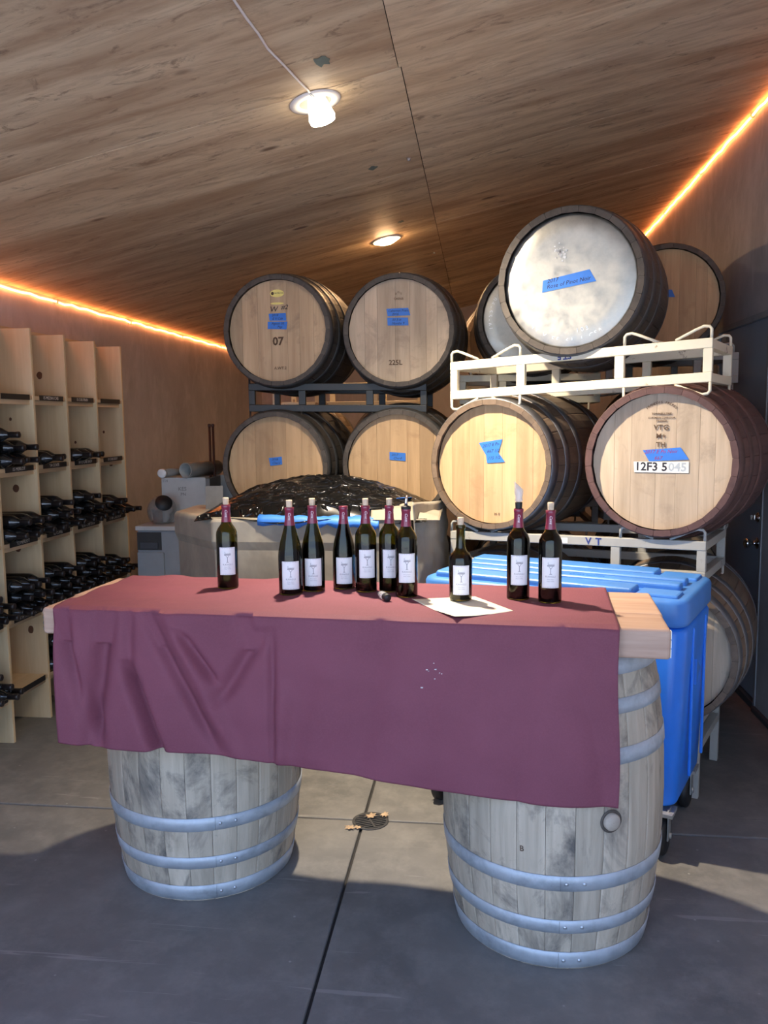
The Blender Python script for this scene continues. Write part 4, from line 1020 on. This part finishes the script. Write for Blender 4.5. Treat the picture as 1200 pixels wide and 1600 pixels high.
for j, z in enumerate(SZ):
    for i in range(5):
        y0, y1 = DY[i]+.010, DY[i+1]-.010
        sh = MB().box(wloc((XW, y0, z-.020)), wloc((XF-.004, y1, z))).obj('shelf_board', M['pine_y'], ws, .001)
        MB().box(wloc((XF-.050, y0, z-.045)), wloc((XF-.020, y1, z-.020))).obj('cleat', M['pine_y'], sh)
        if i == 0: st = ''
        else: st = strips.get((j, i), '')
        q = MB().box(wloc((XF-.0035, y0+.05, z-.022)), wloc((XF-.001, y1-.03, z+.006))).obj('label_strip', M['stripblack'], sh)
        if st: text('strip_print', st, .024, M['stripink'], q, T(wloc((XF-.0005, (y0+y1)/2, z-.008))) @ Rz(math.pi/2) @ Rx(math.pi/2), depth=.0002)
MB().box(wloc((XW, DY[0]-.010, ZT)), wloc((XF-.17, DY[-1]+.010, ZT+.018))).obj('top_board', M['pine_y'], ws)
MB().box(wloc((XL+.001, DY[0]-.01, .1)), wloc((XW, DY[-1]+.01, ZT))).obj('back_panel', M['pine_y'], ws)
# racked bottles
bp = [(.030, 0), (.0375, .006), (.0375, .185), (.034, .205), (.022, .225), (.0150, .240), (.0145, .25)]
bodym = MB().lathe(bp, 20).mesh('glass_body', M['dkglass']); capm = MB().lathe([(.0148, .238), (.0150, .285), (.0160, .287), (.0158, .298), (.012, .300)], 16).mesh('capsule', M['dkglass2'])
COLN = {0: 'nearest shelf column', 1: 'second nearest shelf column', 2: 'middle shelf column', 3: 'second farthest shelf column', 4: 'farthest shelf column'}
ROWN = {0: 'lowest row', 1: 'second row up', 2: 'third row up', 3: 'fourth row up'}
ORD = ['first', 'second', 'third', 'fourth', 'fifth', 'sixth', 'seventh', 'eighth', 'ninth', 'tenth']
def racked(i, j, layers, label_low=True):
    """layers: list of lists of (y offset fraction, x tip)"""
    z = SZ[j]+.0385; c = 0
    for ly, row_ in enumerate(layers):
        for k, (y, xt) in enumerate(row_):
            lab = '%s bottle from the near side, %s layer, %s, %s' % (ORD[k], ['bottom', 'second', 'third', 'fourth'][ly], COLN[i], ROWN[j])
            root = thing('wine_bottle', lab, 'bottle', (xt-.30, y, z+ly*.0655), (0, math.pi/2+random.uniform(-.012, .012), random.uniform(-.02, .02)), 'dark bottles lying in the pine shelf')
            inst('glass_body', bodym, root); inst('capsule', capm, root)
def bay(i, n, lead=0.0):
    a, c = DY[i]+.052, DY[i+1]-.052; return [(a+(c-a)*k/3+lead) for k in range(n)]
def pyr(i, j, counts, xt=-2.262):
    ys0 = bay(i, 4); layers = []
    for ly, n in enumerate(counts):
        base = ys0 if ly % 2 == 0 else [(ys0[k]+ys0[k+1])/2 for k in range(3)]
        layers.append([(y, xt+random.uniform(-.018, .022)) for y in base[:n]])
    racked(i, j, layers)
pyr(1, 3, [3, 2, 1]); pyr(2, 3, [2]); pyr(3, 3, [3])
pyr(1, 2, [4, 3]); pyr(2, 2, [4, 3, 2]); pyr(3, 2, [4, 3, 2]); pyr(4, 2, [4, 2])
pyr(0, 1, [4, 3, 2]); pyr(1, 1, [4, 3, 3]); pyr(2, 1, [4, 3, 3]); pyr(3, 1, [4, 3, 3]); pyr(4, 1, [4, 2])
pyr(0, 0, [4, 2, 2]); pyr(2, 0, [3, 2, 1]); pyr(0, 2, [2]); pyr(0, 3, [3])

# ------------------------------------------------------------------ floor drain and leaves
dr = thing('floor_drain', 'round iron floor drain grate in the concrete behind the table barrels', 'drain', (-.438, 3.172, 0))
MB().lathe([(.074, .0005), (.074, .004), (.064, .004), (.062, .001)], 32, cap=False).obj('rim', M['iron'], dr)
MB().lathe([(.066, .0006), (.001, .0008)], 32, cap=False).obj('pit_shade', M['shadeblack'], dr)  # flat disc, shade below the grate painted as near-black
for k in range(-4, 5):
    y = k*.0145; h = math.sqrt(max(0, .066**2-y*y)); MB().box((-h, y-.0035, .001), (h, y+.0035, .005), Rz(R(25))).obj('grate_bar', M['iron'], dr)
MB().box((-.004, -.064, .0055), (.004, .064, .0065), Rz(R(25))).obj('cross_bar', M['iron'], dr)
for k, (x, y, s, a) in enumerate(((-.44, 3.20, .022, 20), (-.385, 3.215, .018, 70), (-.512, 3.105, .020, -20), (-.480, 3.112, .016, 40))):
    b = MB(); n = 14; pts = [(s*(1 if q % 2 else .55)*math.cos(q*2*math.pi/n)*1.3, s*(1 if q % 2 else .6)*math.sin(q*2*math.pi/n)) for q in range(n)]
    vs = [(0, 0, .004)]+[(px, py, .001+.006*random.random()) for px, py in pts]
    b.add(vs, [(0, q+1, (q+1) % n+1) for q in range(n)]); o = b.obj('dead_leaf', M['leaf'], None); o.location = (x, y, .008 if k < 2 else .002); o.rotation_euler = (0, 0, R(a))
    md_ = o.modifiers.new('t', 'SOLIDIFY'); md_.thickness = .0008
    tag(o, ['larger tan dead leaf lying on the drain grate', 'small tan dead leaf at the right of the drain grate', 'tan dead leaf left of the drain on concrete', 'small dead leaf right beside the drain on its left'][k], 'leaf')
